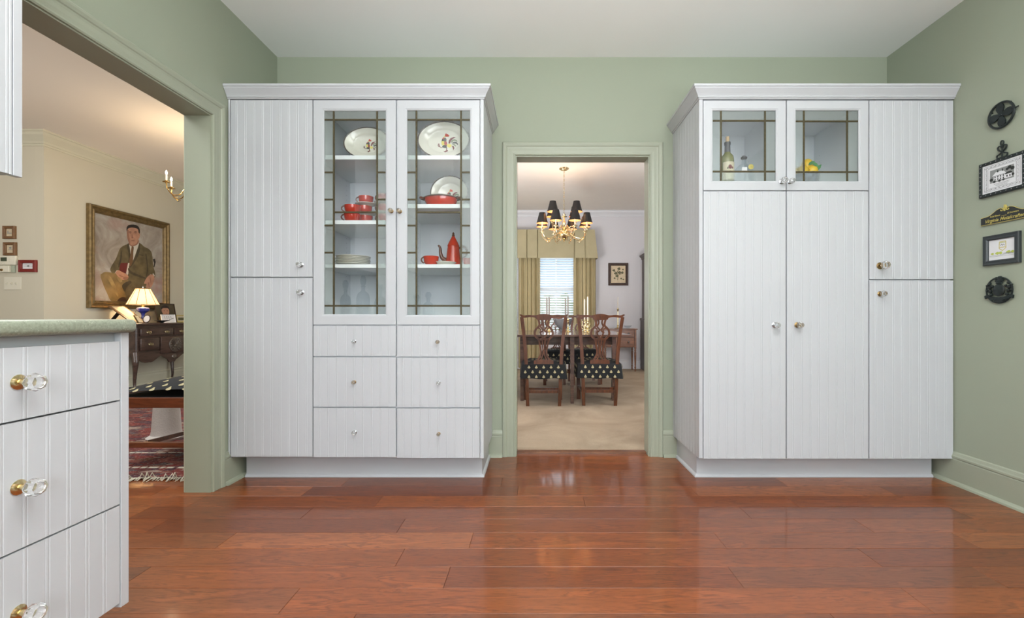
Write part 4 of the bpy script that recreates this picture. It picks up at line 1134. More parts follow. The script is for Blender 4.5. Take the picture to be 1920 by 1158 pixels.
# white textured pedestal and block on the rug
sP = 243.0; x, y = SX(306.5, sP), F/sP+.03
o = MB().lathe([(0, .0112), (.120, .0112), (.128, .03), (.100, .05), (.094, .08), (.084, .25), (.080, .36), (.09, .40), (0, .40)], (x, y, 0), 32).build('pedestal', 'pedestal_white')
tag(o, 'white textured tapered pedestal standing on the rug behind the bee-patterned seat', 'pedestal')
o = MB().box(SX(334, 235), SX(349, 235)+.04, F/235+.12, F/235+.32, .0112, .42, b=.01, seg=2).build('floor_box', 'paper')
tag(o, 'smooth white box standing on the rug beside the tapered pedestal', 'box')

# lowboy -------------------------------------------------------
fx = -5.05
def LD(px): return -fx*F/(VX-px)
y0, y1 = LD(253), 6.93; zt_ = .87
t = thing('lowboy', ((fx-5.5)/2, (y0+y1)/2, 0), 'dark carved wooden lowboy chest on cabriole legs below the portrait', 'chest')
MB().box(-5.53, fx+.03, y0-.03, y1+.03, zt_-.022, zt_, b=.006, seg=2).build('top', 'dark_walnut', t)
zb0 = .44
MB().box(-5.50, fx-.016, y0, y1, zb0+.02, zt_-.023).build('body', 'dark_walnut', t)
def lfn(u, v, w): return Vector((fx+w, u, v))
for yy in (y0+.02, y1-.02):
    mb = MB().box(fx-.0155, fx-.002, yy-.02, yy+.02, .42, zt_-.024)
    for k in (-.010, 0, .010): mb.tube([(fx-.002, yy+k, .50), (fx-.002, yy+k, .82)], .0035, 6)
    mb.build('corner_pilaster', 'dark_walnut', t)
def pull(y, z, par):
    mb = MB()
    mb.prism([(y-.042, z), (y-.030, z+.014), (y-.014, z+.010), (y, z+.020), (y+.014, z+.010), (y+.030, z+.014), (y+.042, z), (y+.026, z-.014), (y, z-.018), (y-.026, z-.014)], lfn, .0142, .016)
    mb.tube(smooth_pts([lfn(y-.028, z+.004, .016), lfn(y-.028, z-.010, .028), lfn(y, z-.022, .032), lfn(y+.028, z-.010, .028), lfn(y+.028, z+.004, .016)], 4), .003, 6)
    mb.build('handle', 'pale_brass', par)
def ldrawer(ya, yb, za, zb_, pulls):
    mb = MB().box(fx-.015, fx+.013, ya+.004, yb-.004, za+.003, zb_-.003, b=.006, seg=2)
    d = mb.build('drawer', 'dark_walnut', t)
    for q in pulls: pull(q, (za+zb_)/2, d)
    return d
A, B = LD(262), LD(324)
ldrawer(A, B, .705, .805, (A+.12, B-.12)); ldrawer(B+.015, 2*B-A+.015, .705, .805, (B+.135, 2*B-A-.105))
ldrawer(A, LD(298), .52, .682, ((A+LD(298))/2,))
sy0, sy1 = LD(300), LD(349)
d = ldrawer(sy0, sy1, .455, .690, ())
ldrawer(sy1+.012, 2*B-A+.015, .52, .682, (6.71,))
# carved fan
fc = ((sy0+sy1)/2+.01, .572); R = .098
mb = MB().lathe([(0, 0), (R*1.05, 0), (R*1.08, .006), (R, .010), (0, .004)], lfn(fc[0], fc[1], .0132), 28, 0, 'x')
for k in range(15):
    a = -PI*.30+(PI*1.60)*k/14
    u, v = math.cos(a), math.sin(a)
    p0_, p1_ = lfn(fc[0]+u*R*.25, fc[1]-.02+v*R*.25, .022), lfn(fc[0]+u*R*.92, fc[1]-.0+v*R*.92, .030)
    mb.tube([p0_, (Vector(p0_)+Vector(p1_))/2+Vector((.004, 0, 0)), p1_], [.003, .008, .009], 6)
mb.lathe([(0, 0), (.02, 0), (.014, .012), (0, .014)], lfn(fc[0], fc[1]-.02, .018), 12, 0, 'x')
mb.build('shell_carving', 'carved_highlight', d)
# scalloped apron
ap = []; n = 40; L = y1-y0
for i in range(n+1):
    q = i/n; v = .40+.035*math.cos(q*2*PI*3)-.02*abs(math.sin(q*PI*6)); 
    if abs(q-.5) < .05: v -= .03
    ap.append((y0+L*q, v))
MB().prism(ap+[(y1, .50), (y0, .50)], lfn, -.0155, -.002).build('apron', 'dark_walnut', t)
MB().lathe([(0, 0), (.035, 0), (.03, .012), (0, .018)], lfn(fc[0], .405, -.002), 12, 0, 'x').build('apron_carving', 'carved_highlight', t)
for (x, y, sx_, sy_) in ((fx-.02, y0+.02, 1, -1), (fx-.02, y1-.02, 1, 1), (-5.46, y0+.02, -1, -1), (-5.46, y1-.1, -1, 1)):
    p = [(x, y, .50), (x+.012*sx_, y+.008*sy_, .43), (x+.02*sx_, y+.014*sy_, .36), (x+.006*sx_, y+.004*sy_, .24), (x-.006*sx_, y-.004*sy_, .12), (x+.008*sx_, y+.004*sy_, .045), (x+.022*sx_, y+.012*sy_, .022), (x+.026*sx_, y+.014*sy_, .004)]
    MB().tube(smooth_pts(p, 4), [(.038, .038, .037, .036, .036, .036, .036, .035, .034, .031, .028, .025, .023, .021, .020, .018, .017, .016, .015, .015, .016, .018, .021, .025, .028, .031, .032, .030, .026)[min(i, 28)] for i in range(29)], 10).build('leg', 'dark_walnut', t)

# things on the lowboy
# table lamp
lx, lyy = -5.22, 5.22*F/737; z = zt_+.001; sL = F/lyy
t = thing('table_lamp', (lx, lyy, z), 'table lamp with pleated cream shade on a cobalt blue glass base', 'lamp')
MB().lathe([(0, 0), (.055, 0), (.057, .008), (.040, .022), (.022, .035), (.018, .05), (.026, .062), (.018, .078), (.017, .10), (.024, .13), (.050, .150), (.068, .165), (.072, .195), (.060, .205), (.03, .212), (0, .212)], (lx, lyy, z), 20).build('base', 'cobalt_glass', t)
MB().lathe([(0, .2125), (.020, .2125), (.020, .25), (.012, .255), (.008, .26), (0, .26)], (lx, lyy, z), 12).build('socket', 'brass', t)
za, zb_ = SZ(571, sL), SZ(541, sL)
sh = MB(); n = 10
sh.lathe([(.174, za), (.172, za+.001), (.076, zb_), (.074, zb_), (.170, za)], (lx, lyy, 0), n, 0, smooth=False, caps=False)
shade = sh.build('shade', 'lamp_shade_cloth', t)
rb = MB()
for k in range(n):
    a = 2*PI*k/n; rb.tube([(lx+.174*math.cos(a), lyy+.174*math.sin(a), za), (lx+.077*math.cos(a), lyy+.077*math.sin(a), zb_)], .003, 5)
ringp = lambda r, zz: [(lx+r*math.cos(2*PI*k/n), lyy+r*math.sin(2*PI*k/n), zz) for k in range(n)]
rb.tube(ringp(.174, za), .003, 5, closed=True); rb.tube(ringp(.077, zb_), .003, 5, closed=True)
rb.build('ribs', 'wood_frame', shade)
MB().lathe([(0, zb_-.01), (.003, zb_-.01), (.003, zb_+.01), (.010, zb_+.018), (.006, zb_+.035), (0, zb_+.038)], (lx, lyy, 0), 10).build('finial', 'silver', t)
MB().tube(smooth_pts([(lx, lyy, z+.215), (lx-.05, lyy-.05, z+.16), (lx-.03, lyy-.12, z+.06), (lx-.05, lyy-.16, z+.004), (-5.5, lyy-.2, z+.004)], 5), .0025, 5).build('cord', 'cord_brown', t)
bulb((lx, lyy, za+.075), 4.2, (1, .74, .44), .03)
# leaning photograph seen edge on, with its strut
def slab(name, p0, p1, yA, yB, th, mat, parent=None, mi=0):
    """board whose section runs p0->p1 in (x, z), spanning yA..yB"""
    d = Vector((p1[0]-p0[0], p1[1]-p0[1])); nn = Vector((-d.y, d.x)).normalized()*th
    q = [p0, p1, (p1[0]+nn.x, p1[1]+nn.y), (p0[0]+nn.x, p0[1]+nn.y)]
    return MB().prism(q, lambda u, v, w: Vector((u, w, v)), yA, yB).build(name, mat, parent)
t = thing('easel_frame', (-5.2, 5.85, z), 'large photograph frame leaning far back on its stand at the near end of the lowboy', 'picture')
slab('frame', (-5.10, z+.004), (-5.41, z+.225), 5.76, 5.98, .014, 'wood_frame', t)
slab('photograph', (-5.118, z+.0008), (-5.40, z+.2015), 5.785, 5.955, -.0015, 'old_paper', t) if False else slab('photograph', (-5.112, z+.0130), (-5.398, z+.2165), 5.785, 5.955, -.0022, 'old_paper', t)
slab('strut', (-5.36, z+.172), (-5.50, z+.004), 5.84, 5.90, .006, 'black_frame', t)
t = thing('photo_frame', (-5.15, 5.9, z), 'narrow gilt frame leaning back in front of the lamp cord', 'picture')
slab('frame', (-5.07, z+.002), (-5.13, z+.105), 5.80, 5.86, .010, 'gold_frame', t)
slab('photograph', (-5.069, z+.012), (-5.122, z+.097), 5.808, 5.852, -.002, 'old_paper', t)
t = thing('oval_mirror', (-5.09, 5.98, z), 'small oval mirror with a dark rim beside the blue lamp base', 'mirror')
T = Matrix.Translation((-5.085, 5.945, z+.056)) @ Matrix.Rotation(math.radians(8), 4, 'Z') @ Matrix.Rotation(math.radians(-18), 4, 'X')
MB().lathe([(0, 0), (1, 0), (1, .007), (.84, .009), (.80, .005), (0, .005)], (0, 0, 0), 26, 0, '-y', sx=.045, sy=.056, T=T).build('rim', 'dark_frame', t)
MB().lathe([(0, .0052), (.8, .0052), (.78, .007), (0, .007)], (0, 0, 0), 26, 0, '-y', sx=.045, sy=.056, T=T).build('mirror_glass', 'paper', t)
MB().tube([T @ Vector((0, .002, -.02)), (-5.12, 5.97, z+.002)], .0035, 6).build('prop', 'dark_frame', t)
o = MB().lathe([(0, 0), (.020, 0), (.022, .006), (.05, .018), (.115, .034), (.112, .037), (.05, .023), (0, .014)], (-5.12, 5.12*F/(VX-304), z), 12, sx=.5, sy=1.0).build('trinket_bowl', 'cast_iron')
tag(o, 'small dark footed metal bowl in front of the portrait photograph', 'bowl')
def stand_photo(px0, px1, zh, x, label, fmat, amat, extra, fw=.012, rot=0):
    ya, yb = -x*F/(VX-px0), -x*F/(VX-px1); w = yb-ya
    c = Vector((x, (ya+yb)/2, z+.0005)); tl = .16
    fn = lambda u, v, ww: Vector((c.x+ww-(v+zh/2)*tl, c.y+u, c.z+.001+(v+zh/2)))
    t = thing('photo_frame', c, label, 'picture')
    MB().sweep([(0, 0), (0, .012), (fw, .010), (fw, 0)], [(-w/2, -zh/2), (w/2, -zh/2), (w/2, zh/2), (-w/2, zh/2)], fn, 1, True).build('frame', fmat, t)
    a, b = w/2-fw, zh/2-fw
    art = MB().prism([(-a, -b), (a, -b), (a, b), (-a, b)], fn, .001, .004).build('photograph', amat, t)
    mb = MB(); mats = extra(mb, fn, a, b, .0042); mb.build('print', mats, art)
    MB().prism([(-.02, -.06), (.02, -.06), (.02, .02), (-.02, .02)], lambda u, v, w_: fn(u, v, -.004-.1*max(0, (.02-v))), -.002, .0).build('strut', 'black_frame', t)
def headshot(mb, fn, a, b, w):
    mb.prism([(-a*.9, -b), (-a*.7, -b*.45), (-a*.15, -b*.25), (a*.5, -b*.35), (a*.9, -b)], fn, w, w+.0002, 1)
    mb.prism([tuple(v) for v in smooth_pts([(-a*.35, b*.5), (-a*.38, b*.1), (-a*.2, -b*.3), (a*.15, -b*.3), (a*.38, 0), (a*.38, b*.5), (0, b*.7)], 4, True)], fn, w+.0003, w+.0005, 0)
    mb.prism([tuple(v) for v in smooth_pts([(-a*.4, b*.4), (-a*.42, b*.65), (0, b*.9), (a*.42, b*.7), (a*.42, b*.35), (a*.3, b*.55), (-a*.2, b*.55)], 4, True)], fn, w+.0006, w+.0008, 2)
    for u in (-.12, .2): blob(mb, fn, a*u, b*.25, a*.06, w+.0009, 2, b*.03)
    stroke(mb, fn, [(a*.0, -b*.08), (a*.16, -b*.08)], b*.03, w+.0009, 2)
    return ['skin_paint', 'trouser_paint', 'hair_paint']
stand_photo(294, 331, .275, -5.33, 'portrait photograph of a short-haired man in a dark frame on the lowboy', 'dark_frame', 'suit_dark_paint', headshot)
def card(mb, fn, a, b, w):
    for i in range(3):
        for j in range(4): blob(mb, fn, -a*.5+j*a*.3, b*(.5-i*.28), a*.10, w, 0, b*.08)
    stroke(mb, fn, [(a*.1, -b*.35), (a*.5, -b*.05), (a*.8, b*.1)], b*.18, w, 0)
    return ['ink_grey']
stand_photo(303, 329, .115, -5.24, 'small white card with grey sketches propped before the portrait photograph', 'paper', 'paper', card, .004)
stand_photo(331, 351, .112, -5.34, 'small gilt frame with a group photograph at the right of the portrait photograph', 'gold_paint', 'old_paper',
            lambda mb, fn, a, b, w: ([blob(mb, fn, -a*.6+i*a*.24, b*.1, a*.12, w, 0, b*.3) for i in range(6)], stroke(mb, fn, [(-a*.75, -b*.3), (a*.75, -b*.3)], b*.5, w, 0), ['ink_olive'])[2])

# portrait painting on the living room wall
PX = LX
def LWp(px, py): D = -(PX)*F/(VX-px); return D, H+(VY-py)*D/F
yA, zA = LWp(161, 380.5); yB, _ = LWp(313, 400); zT = zA; zBt = LWp(161, 577)[1]
cy_, cz_ = (yA+yB)/2, (zT+zBt)/2; w_, h_ = yB-yA, zT-zBt
fn = lambda u, v, w: Vector((PX+w, cy_+u, cz_+v))
t = thing('portrait_painting', (PX+.002, cy_, zBt), 'large gilt-framed oil portrait of a seated man in a suit holding a red book', 'painting')
prof = [(0, .002), (0, .042), (.012, .055), (.028, .052), (.040, .034), (.052, .036), (.062, .044), (.072, .040), (.082, .022), (.092, .024), (.096, .010), (.096, .002)]
MB().sweep(prof, [(-w_/2, -h_/2), (w_/2, -h_/2), (w_/2, h_/2), (-w_/2, h_/2)], fn, 1, True).build('frame', 'gold_frame', t)
MB().box(PX+.001, PX+.010, cy_-w_/2+.094, cy_+w_/2-.094, cz_-h_/2+.094, cz_+h_/2-.094).build('canvas', 'painting_ground', t)
def pz(p):
    px, py = 160+p[0]/5.5125, 375+p[1]/5.5125
    D, zz = LWp(px, py); return (min(max(D-cy_, -w_/2+.097), w_/2-.097), min(max(zz-cz_, -h_/2+.097), h_/2-.097))
SH = [('hair_paint', [(690, 612), (712, 605), (720, 640), (708, 690), (696, 695), (704, 650)], 0),
 ('suit_paint', [(420, 840), (380, 900), (372, 960), (420, 1050), (560, 1050), (620, 980), (660, 900), (650, 780), (560, 740), (440, 760)], 1),
 ('trouser_paint', [(148, 782), (170, 755), (210, 742), (330, 765), (440, 835), (390, 890), (400, 960), (412, 1000), (330, 1035), (262, 1047), (215, 960), (180, 880)], 1),
 ('suit_dark_paint', [(372, 880), (440, 835), (470, 850), (420, 900), (402, 950)], 1),
 ('shoe_paint', [(325, 1046), (350, 1010), (395, 1002), (418, 1030), (418, 1049)], 1),
 ('suit_paint', [(447, 450), (380, 475), (345, 510), (310, 600), (262, 680), (250, 722), (280, 757), (345, 722), (432, 700), (440, 790), (480, 840), (530, 880), (600, 905), (645, 810), (665, 765), (708, 800), (714, 750), (695, 680), (682, 560), (655, 510), (600, 480), (545, 440)], 1),
 ('suit_dark_paint', [(447, 452), (420, 470), (440, 560), (436, 650), (450, 700), (520, 610), (560, 500), (545, 440), (530, 520), (470, 660), (455, 560)], 1),
 ('shirt_paint', [(446, 452), (456, 520), (462, 600), (480, 630), (520, 530), (545, 440), (480, 475)], 1),
 ('tie_paint', [(470, 482), (480, 475), (492, 488), (488, 540), (484, 620), (462, 680), (440, 660), (458, 560)], 1),
 ('face_shade_paint', [(440, 440), (455, 470), (480, 478), (525, 462), (545, 430), (530, 400), (460, 400)], 1),
 ('skin_paint', [(420, 315), (424, 385), (438, 432), (462, 462), (486, 466), (520, 446), (543, 398), (553, 345), (545, 295), (490, 268), (432, 285)], 1),
 ('face_shade_paint', [(420, 320), (424, 385), (438, 432), (455, 455), (448, 400), (440, 350), (440, 310)], 1),
 ('hair_paint', [(421, 322), (418, 285), (440, 258), (490, 252), (535, 268), (554, 305), (553, 345), (543, 335), (532, 298), (480, 284), (436, 292)], 1),
 ('skin_paint', [(543, 352), (556, 350), (554, 378), (544, 398)], 1),
 ('face_shade_paint', [(440, 338), (456, 332), (470, 340), (456, 346)], 1), ('face_shade_paint', [(494, 338), (510, 332), (526, 340), (510, 346)], 1),
 ('hair_paint', [(437, 330), (456, 324), (471, 331), (456, 329)], 1), ('hair_paint', [(492, 331), (510, 323), (528, 331), (510, 329)], 1),
 ('face_shade_paint', [(474, 345), (468, 388), (478, 394), (490, 388), (482, 380)], 1), ('face_shade_paint', [(462, 418), (480, 412), (505, 418), (484, 426)], 1),
 ('book_paint', [(348, 650), (432, 648), (418, 760), (340, 742)], 0), ('shirt_paint', [(432, 650), (447, 650), (430, 772), (412, 755)], 0),
 ('shirt_paint', [(300, 745), (318, 722), (326, 730), (310, 756)], 0),
 ('skin_paint', [(304, 748), (330, 724), (362, 738), (420, 768), (436, 790), (430, 812), (400, 825), (360, 820), (322, 782)], 1),
 ('face_shade_paint', [(380, 800), (434, 796), (428, 814), (400, 825)], 1),
 ('skin_paint', [(652, 775), (690, 770), (705, 800), (695, 850), (675, 895), (645, 912), (614, 900), (622, 868), (597, 862), (618, 812)], 1),
 ('face_shade_paint', [(640, 850), (646, 900), (654, 902), (650, 852)], 0)]
SH += [('suit_dark_paint', [(612, 560), (622, 640), (628, 720), (618, 780), (624, 790), (640, 720), (634, 640), (622, 560)], 1),
 ('suit_dark_paint', [(356, 520), (350, 600), (330, 680), (342, 690), (364, 610), (368, 540)], 1),
 ('suit_dark_paint', [(436, 700), (470, 740), (540, 770), (610, 800), (600, 812), (530, 790), (460, 760), (434, 730)], 1),
 ('suit_dark_paint', [(545, 560), (570, 562), (590, 570), (588, 577), (566, 570), (545, 567)], 0),
 ('shirt_paint', [(690, 752), (708, 778), (704, 790), (686, 764)], 0),
 ('trouser_light_paint', [(212, 770), (250, 790), (300, 880), (330, 980), (318, 990), (270, 900), (226, 820)], 1),
 ('trouser_light_paint', [(320, 790), (360, 812), (370, 840), (350, 850), (326, 820)], 1),
 ('face_shade_paint', [(655, 800), (664, 850), (668, 880), (672, 850), (664, 806)], 1),
 ('face_shade_paint', [(340, 770), (380, 790), (420, 790), (380, 796), (344, 782)], 1)]
mb = MB(); mats = []
for i, (m, poly, sm_) in enumerate(SH):
    if m not in mats: mats.append(m)
    q = [tuple(v) for v in smooth_pts(poly, 4, True)] if sm_ else poly
    mb.prism([pz(p) for p in q], fn, .0102+i*.0001, .0103+i*.0001, mats.index(m))
mb.build('painted_figure', mats, t)

# thermostat wall
sW2 = F/LY
def TW(px): return SX(px, sW2)
def TZ(py): return SZ(py, sW2)
def small_pic(px0, px1, py0, py1, label, fm, extra, fwpx):
    framed('small_picture', label, (TW(px0)+TW(px1))/2, (TZ(py0)+TZ(py1))/2, TW(px1)-TW(px0), TZ(py0)-TZ(py1), fwpx/sW2, fm, 'paper' if fm == 'red_frame' else 'old_paper', facing='-y', wally=LY, extra=extra, dep=.03)
def sketch(mb, fn, a, b, w):
    stroke(mb, fn, [(-a*.5, b*.5), (-a*.5, -b*.1)], a*.25, w, 0); stroke(mb, fn, [(-a*.7, -b*.2), (a*.8, -b*.2)], b*.14, w, 0); return ['ink_grey']
def sketch2(mb, fn, a, b, w):
    blob(mb, fn, 0, b*.3, a*.4, w, 0, b*.25); stroke(mb, fn, [(-a*.6, -b*.2), (a*.7, -b*.2)], b*.12, w, 0); return ['ink_grey']
def sketch3(mb, fn, a, b, w):
    blob(mb, fn, 0, 0, a*.25, w, 0, b*.35); stroke(mb, fn, [(-a*.8, 0), (a*.8, 0)], b*.10, w, 0); stroke(mb, fn, [(-a*.7, b*.5), (a*.7, b*.5)], b*.08, w, 0); return ['ink_grey']
small_pic(9, 31.5, 424, 448, 'small brown-framed sketch, topmost of the things on the far beige wall', 'wood_frame', sketch, 5)
small_pic(10, 33, 454.5, 479, 'small brown-framed sketch just above the thermostat', 'wood_frame', sketch2, 5)
small_pic(38.5, 71, 487.5, 510, 'small red-framed print right of the thermostat', 'red_frame', sketch3, 6)
t = thing('thermostat', (TW(17), LY-.002, TZ(498)), 'white wall thermostat with a small grey screen', 'thermostat')
MB().box(TW(1.5), TW(34.5), LY-.03, LY-.001, TZ(497), TZ(479.5), b=.008, seg=2).build('body', 'plastic_white', t)
MB().box(TW(7), TW(18.5), LY-.0315, LY-.0302, TZ(490), TZ(483)).build('screen', 'lcd', t)
for px, py in ((23.5, 485.5), (23.5, 490), (10, 494.5), (15.5, 494.5)):
    MB().lathe([(0, 0), (.0055, 0), (.004, .003), (0, .003)], (TW(px), LY-.03, TZ(py)), 10, 0, '-y').build('button', 'cream_glaze', t)
t = thing('control_box', (TW(16), LY-.002, TZ(511)), 'white control box with a round dial under the thermostat', 'control box')
MB().box(TW(4), TW(25), LY-.045, LY-.02, TZ(510.5), TZ(498.5), b=.004).build('body', 'plastic_white', t)
MB().box(TW(10), TW(30.5), LY-.0195, LY-.001, TZ(511), TZ(498), b=.003).build('back_plate', 'laminate', t)
MB().lathe([(0, 0), (.014, 0), (.011, .010), (0, .010)], (TW(12), LY-.045, TZ(506.5)), 14, 0, '-y').build('dial', 'antique_brass', t)
t = thing('switch_plate', (TW(25), LY-.002, TZ(543)), 'white three-gang light switch plate below the thermostat', 'light switch')
MB().box(TW(8.5), TW(41), LY-.007, LY-.001, TZ(543), TZ(519), b=.003).build('plate', 'plastic_white', t)
for px in (15.5, 24.5, 32.5):
    MB().bar((TW(px), LY-.0075, TZ(533.5)), (TW(px), LY-.022, TZ(529.5)), .009, .010, up=(1, 0, 0)).build('toggle', 'plastic_white', t)

# ---------------------------------------------------------------- chandeliers
def chandelier(name, label, cx, cy, ztop, tiers, body_z, body_s, shades, power, bulbmat, metal):
    """tiers = (count, radius, cup height, arm root height, phase)"""
    t = thing(name, (cx, cy, ztop), label, 'chandelier')
    MB().lathe([(0, 0), (.065, 0), (.062, -.008), (.045, -.014), (.040, -.022), (.012, -.030), (0, -.030)], (cx, cy, ztop-.002), 24).build('canopy', metal, t)
    z1 = body_z+body_s*3.4; n = max(2, int((ztop-.03-z1)/.026))
    ch = MB()
    for k in range(n):
        zc = ztop-.032-(k+.5)*(ztop-.03-z1)/n; a = k % 2*PI/2; hL = (ztop-.03-z1)/n*.68
        ch.tube([(cx+math.cos(a)*.007*math.cos(2*PI*j/8), cy+math.sin(a)*.007*math.cos(2*PI*j/8), zc+hL*math.sin(2*PI*j/8)) for j in range(8)], .0018, 4, closed=True)
    ch.build('chain', metal, t)
    S = body_s
    MB().lathe([(0, S*3.4), (S*.3, S*3.38), (S*.22, S*3.25), (S*.18, S*3.1), (S*.5, S*3.0), (S*.52, S*2.96), (S*.18, S*2.9), (S*.14, S*2.5), (S*.26, S*2.1), (S*.32, S*1.9), (S*.16, S*1.6), (S*.2, S*1.3), (S*.5, S*1.15), (S*.55, S*1.05), (S*.25, S*.95), (S*.3, S*.8), (S*.8, S*.5), (S*.98, S*.1), (S*.95, -S*.2), (S*.6, -S*.6), (S*.25, -S*.75), (S*.3, -S*.85), (S*.2, -S*1.0), (S*.08, -S*1.05), (S*.14, -S*1.2), (0, -S*1.3)], (cx, cy, body_z), 24).build('body', metal, t)
    for (cnt, R, zc, zr, ph) in tiers:
        for k in range(cnt):
            a = ph+2*PI*k/cnt; ux, uy = math.cos(a), math.sin(a)
            P = lambda r, zz: (cx+ux*r, cy+uy*r, zz)
            pts = smooth_pts([P(.02, zr), P(R*.22, zr+.035), P(R*.40, zr-.01), P(R*.55, zc-.10), P(R*.80, zc-.115), P(R*.97, zc-.06), P(R, zc-.005)], 4)
            arm = MB().tube(pts, .0052, 7).build('arm', metal, t)
            sc_ = MB().tube(smooth_pts([P(R*.40, zr-.01), P(R*.34, zr-.05), P(R*.25, zr-.04), P(R*.28, zr-.015)], 4), .0035, 5)
            sc_.tube(smooth_pts([P(R*.80, zc-.115), P(R*.72, zc-.14), P(R*.62, zc-.13)], 4), .0035, 5)
            sc_.build('scroll', metal, arm)
            MB().lathe([(0, -.012), (.008, -.010), (.012, 0), (.034, .004), (.036, .008), (.012, .008), (.013, .022), (0, .022)], P(R, zc), 14).build('drip_pan', metal, arm)
            MB().lathe([(0, .0225), (.0095, .0225), (.0095, .085), (0, .085)], P(R, zc), 10).build('candle', 'wax_white', arm)
            MB().lathe([(0, .0855), (.006, .088), (.010, .102), (.007, .118), (0, .132)], P(R, zc), 8).build('bulb', bulbmat, arm)
            if shades:
                zb0 = zc+.072
                sh = MB().lathe([(.0765, zb0), (.066, zb0+.030), (.054, zb0+.075), (.044, zb0+.115), (.040, zb0+.135)], (cx+ux*R, cy+uy*R, 0), 20, 0)
                sh.lathe([(.0750, zb0), (.0645, zb0+.030), (.0525, zb0+.075), (.0425, zb0+.115), (.0385, zb0+.135)], (cx+ux*R, cy+uy*R, 0), 20, 1)
                # caps removed so that light leaves both ends
                keep = [i for i, f in enumerate(sh.f) if len(f) == 4]
                sh.f = [sh.f[i] for i in keep]; sh.mi = [sh.mi[i] for i in keep]; sh.sm = [sh.sm[i] for i in keep]
                shd = sh.build('shade', ['shade_black', 'shade_lining'], arm)
                bulb(P(R, zc+.148), power, (1, .70, .42), .010)
            else:
                bulb(P(R, zc+.150), power, (1, .76, .48), .012)
    return t
chandelier('dining_chandelier', 'brass two-tier chandelier with twelve small black shades over the dining table', SX(1057.5, 143), F/143, CDN,
           [(8, .31, 2.085, 2.02, PI/8), (4, .215, 2.225, 2.12, PI/4)], 2.035, .078, True, .8, 'bulb_glow', 'polished_brass')
chandelier('living_chandelier', 'brass candle-arm chandelier seen past the jamb of the wide opening', SX(367, 168), F/168, CLV,
           [(6, .272, 2.385, 2.36, PI)], 2.33, .055, False, 1.7, 'flame_glow', 'brass')

# ---------------------------------------------------------------- dining room
# windows
def window(n, x0, x1):
    mb = MB(); y = YF+.04; T = .05
    mb.box(x0, x0+T, y, y+.05, WZ0, WZ1).box(x1-T, x1, y, y+.05, WZ0, WZ1).box(x0, x1, y, y+.05, WZ0, WZ0+T).box(x0, x1, y, y+.05, WZ1-T, WZ1)
    zm = (WZ0+WZ1)/2; mb.box(x0+T, x1-T, y+.004, y+.046, zm-.025, zm+.025)
    xm_ = (x0+x1)/2; mb.box(xm_-.01, xm_+.01, y+.010, y+.034, WZ0+T, WZ1-T)
    w = struct('window_%d' % n, mb, 'white_trim')
    MB().box(x0+T, x1-T, y+.020, y+.024, WZ0+T, zm-.025).build('pane', 'clear_glass', w); MB().box(x0+T, x1-T, y+.020, y+.024, zm+.025, WZ1-T).build('pane', 'clear_glass', w)
    MB().box(x0-.06, x1+.06, YF-.04, YF+.039, WZ0-.03, WZ0-.001, b=.005).build('sill', 'white_trim', w)
    MB().sweep(casing, [(x0, WZ0), (x0, WZ1), (x1, WZ1), (x1, WZ0)], lambda u, v, b: (u, YF-b, v)).build('casing', 'white_trim', w)
window(2, *W1); window(3, *W2)
def blind(x0, x1, label):
    t = thing('window_blind', ((x0+x1)/2, YF-.0, WZ0), label, 'blind', 'dining room blinds')
    yb_ = YF-.005+.0
    MB().box(x0+.006, x1-.006, yb_-.03, yb_+.03, WZ1-.05, WZ1-.002, b=.004).build('headrail', 'blind_white', t)
    sl = MB(); zz = WZ1-.07
    while zz > WZ0+.05:
        sl.add([(x0+.008, yb_-.021, zz-.015), (x1-.008, yb_-.021, zz-.015), (x1-.008, yb_+.021, zz+.015), (x0+.008, yb_+.021, zz+.015),
                (x0+.008, yb_-.022, zz-.0125), (x1-.008, yb_-.022, zz-.0125), (x1-.008, yb_+.020, zz+.0175), (x0+.008, yb_+.020, zz+.0175)],
               [(0, 1, 2, 3), (7, 6, 5, 4), (0, 4, 5, 1), (1, 5, 6, 2), (2, 6, 7, 3), (3, 7, 4, 0)]); zz -= .044
    tag(sl.build('slats', 'blind_white', t), kind='stuff')
    MB().box(x0+.008, x1-.008, yb_-.02, yb_+.02, WZ0+.01, WZ0+.028).build('bottom_rail', 'blind_white', t)
    for q in (.25, .75):
        xx = x0+(x1-x0)*q; MB().tube([(xx, yb_-.026, WZ1-.05), (xx, yb_-.026, WZ0+.02)], .002, 5).build('ladder_cord', 'blind_white', t)
blind(W1[0], W1[1], 'white slatted blind in the window between the two olive curtain panels')
blind(W2[0], W2[1], 'white slatted blind in the window at the left of the olive curtain panels')
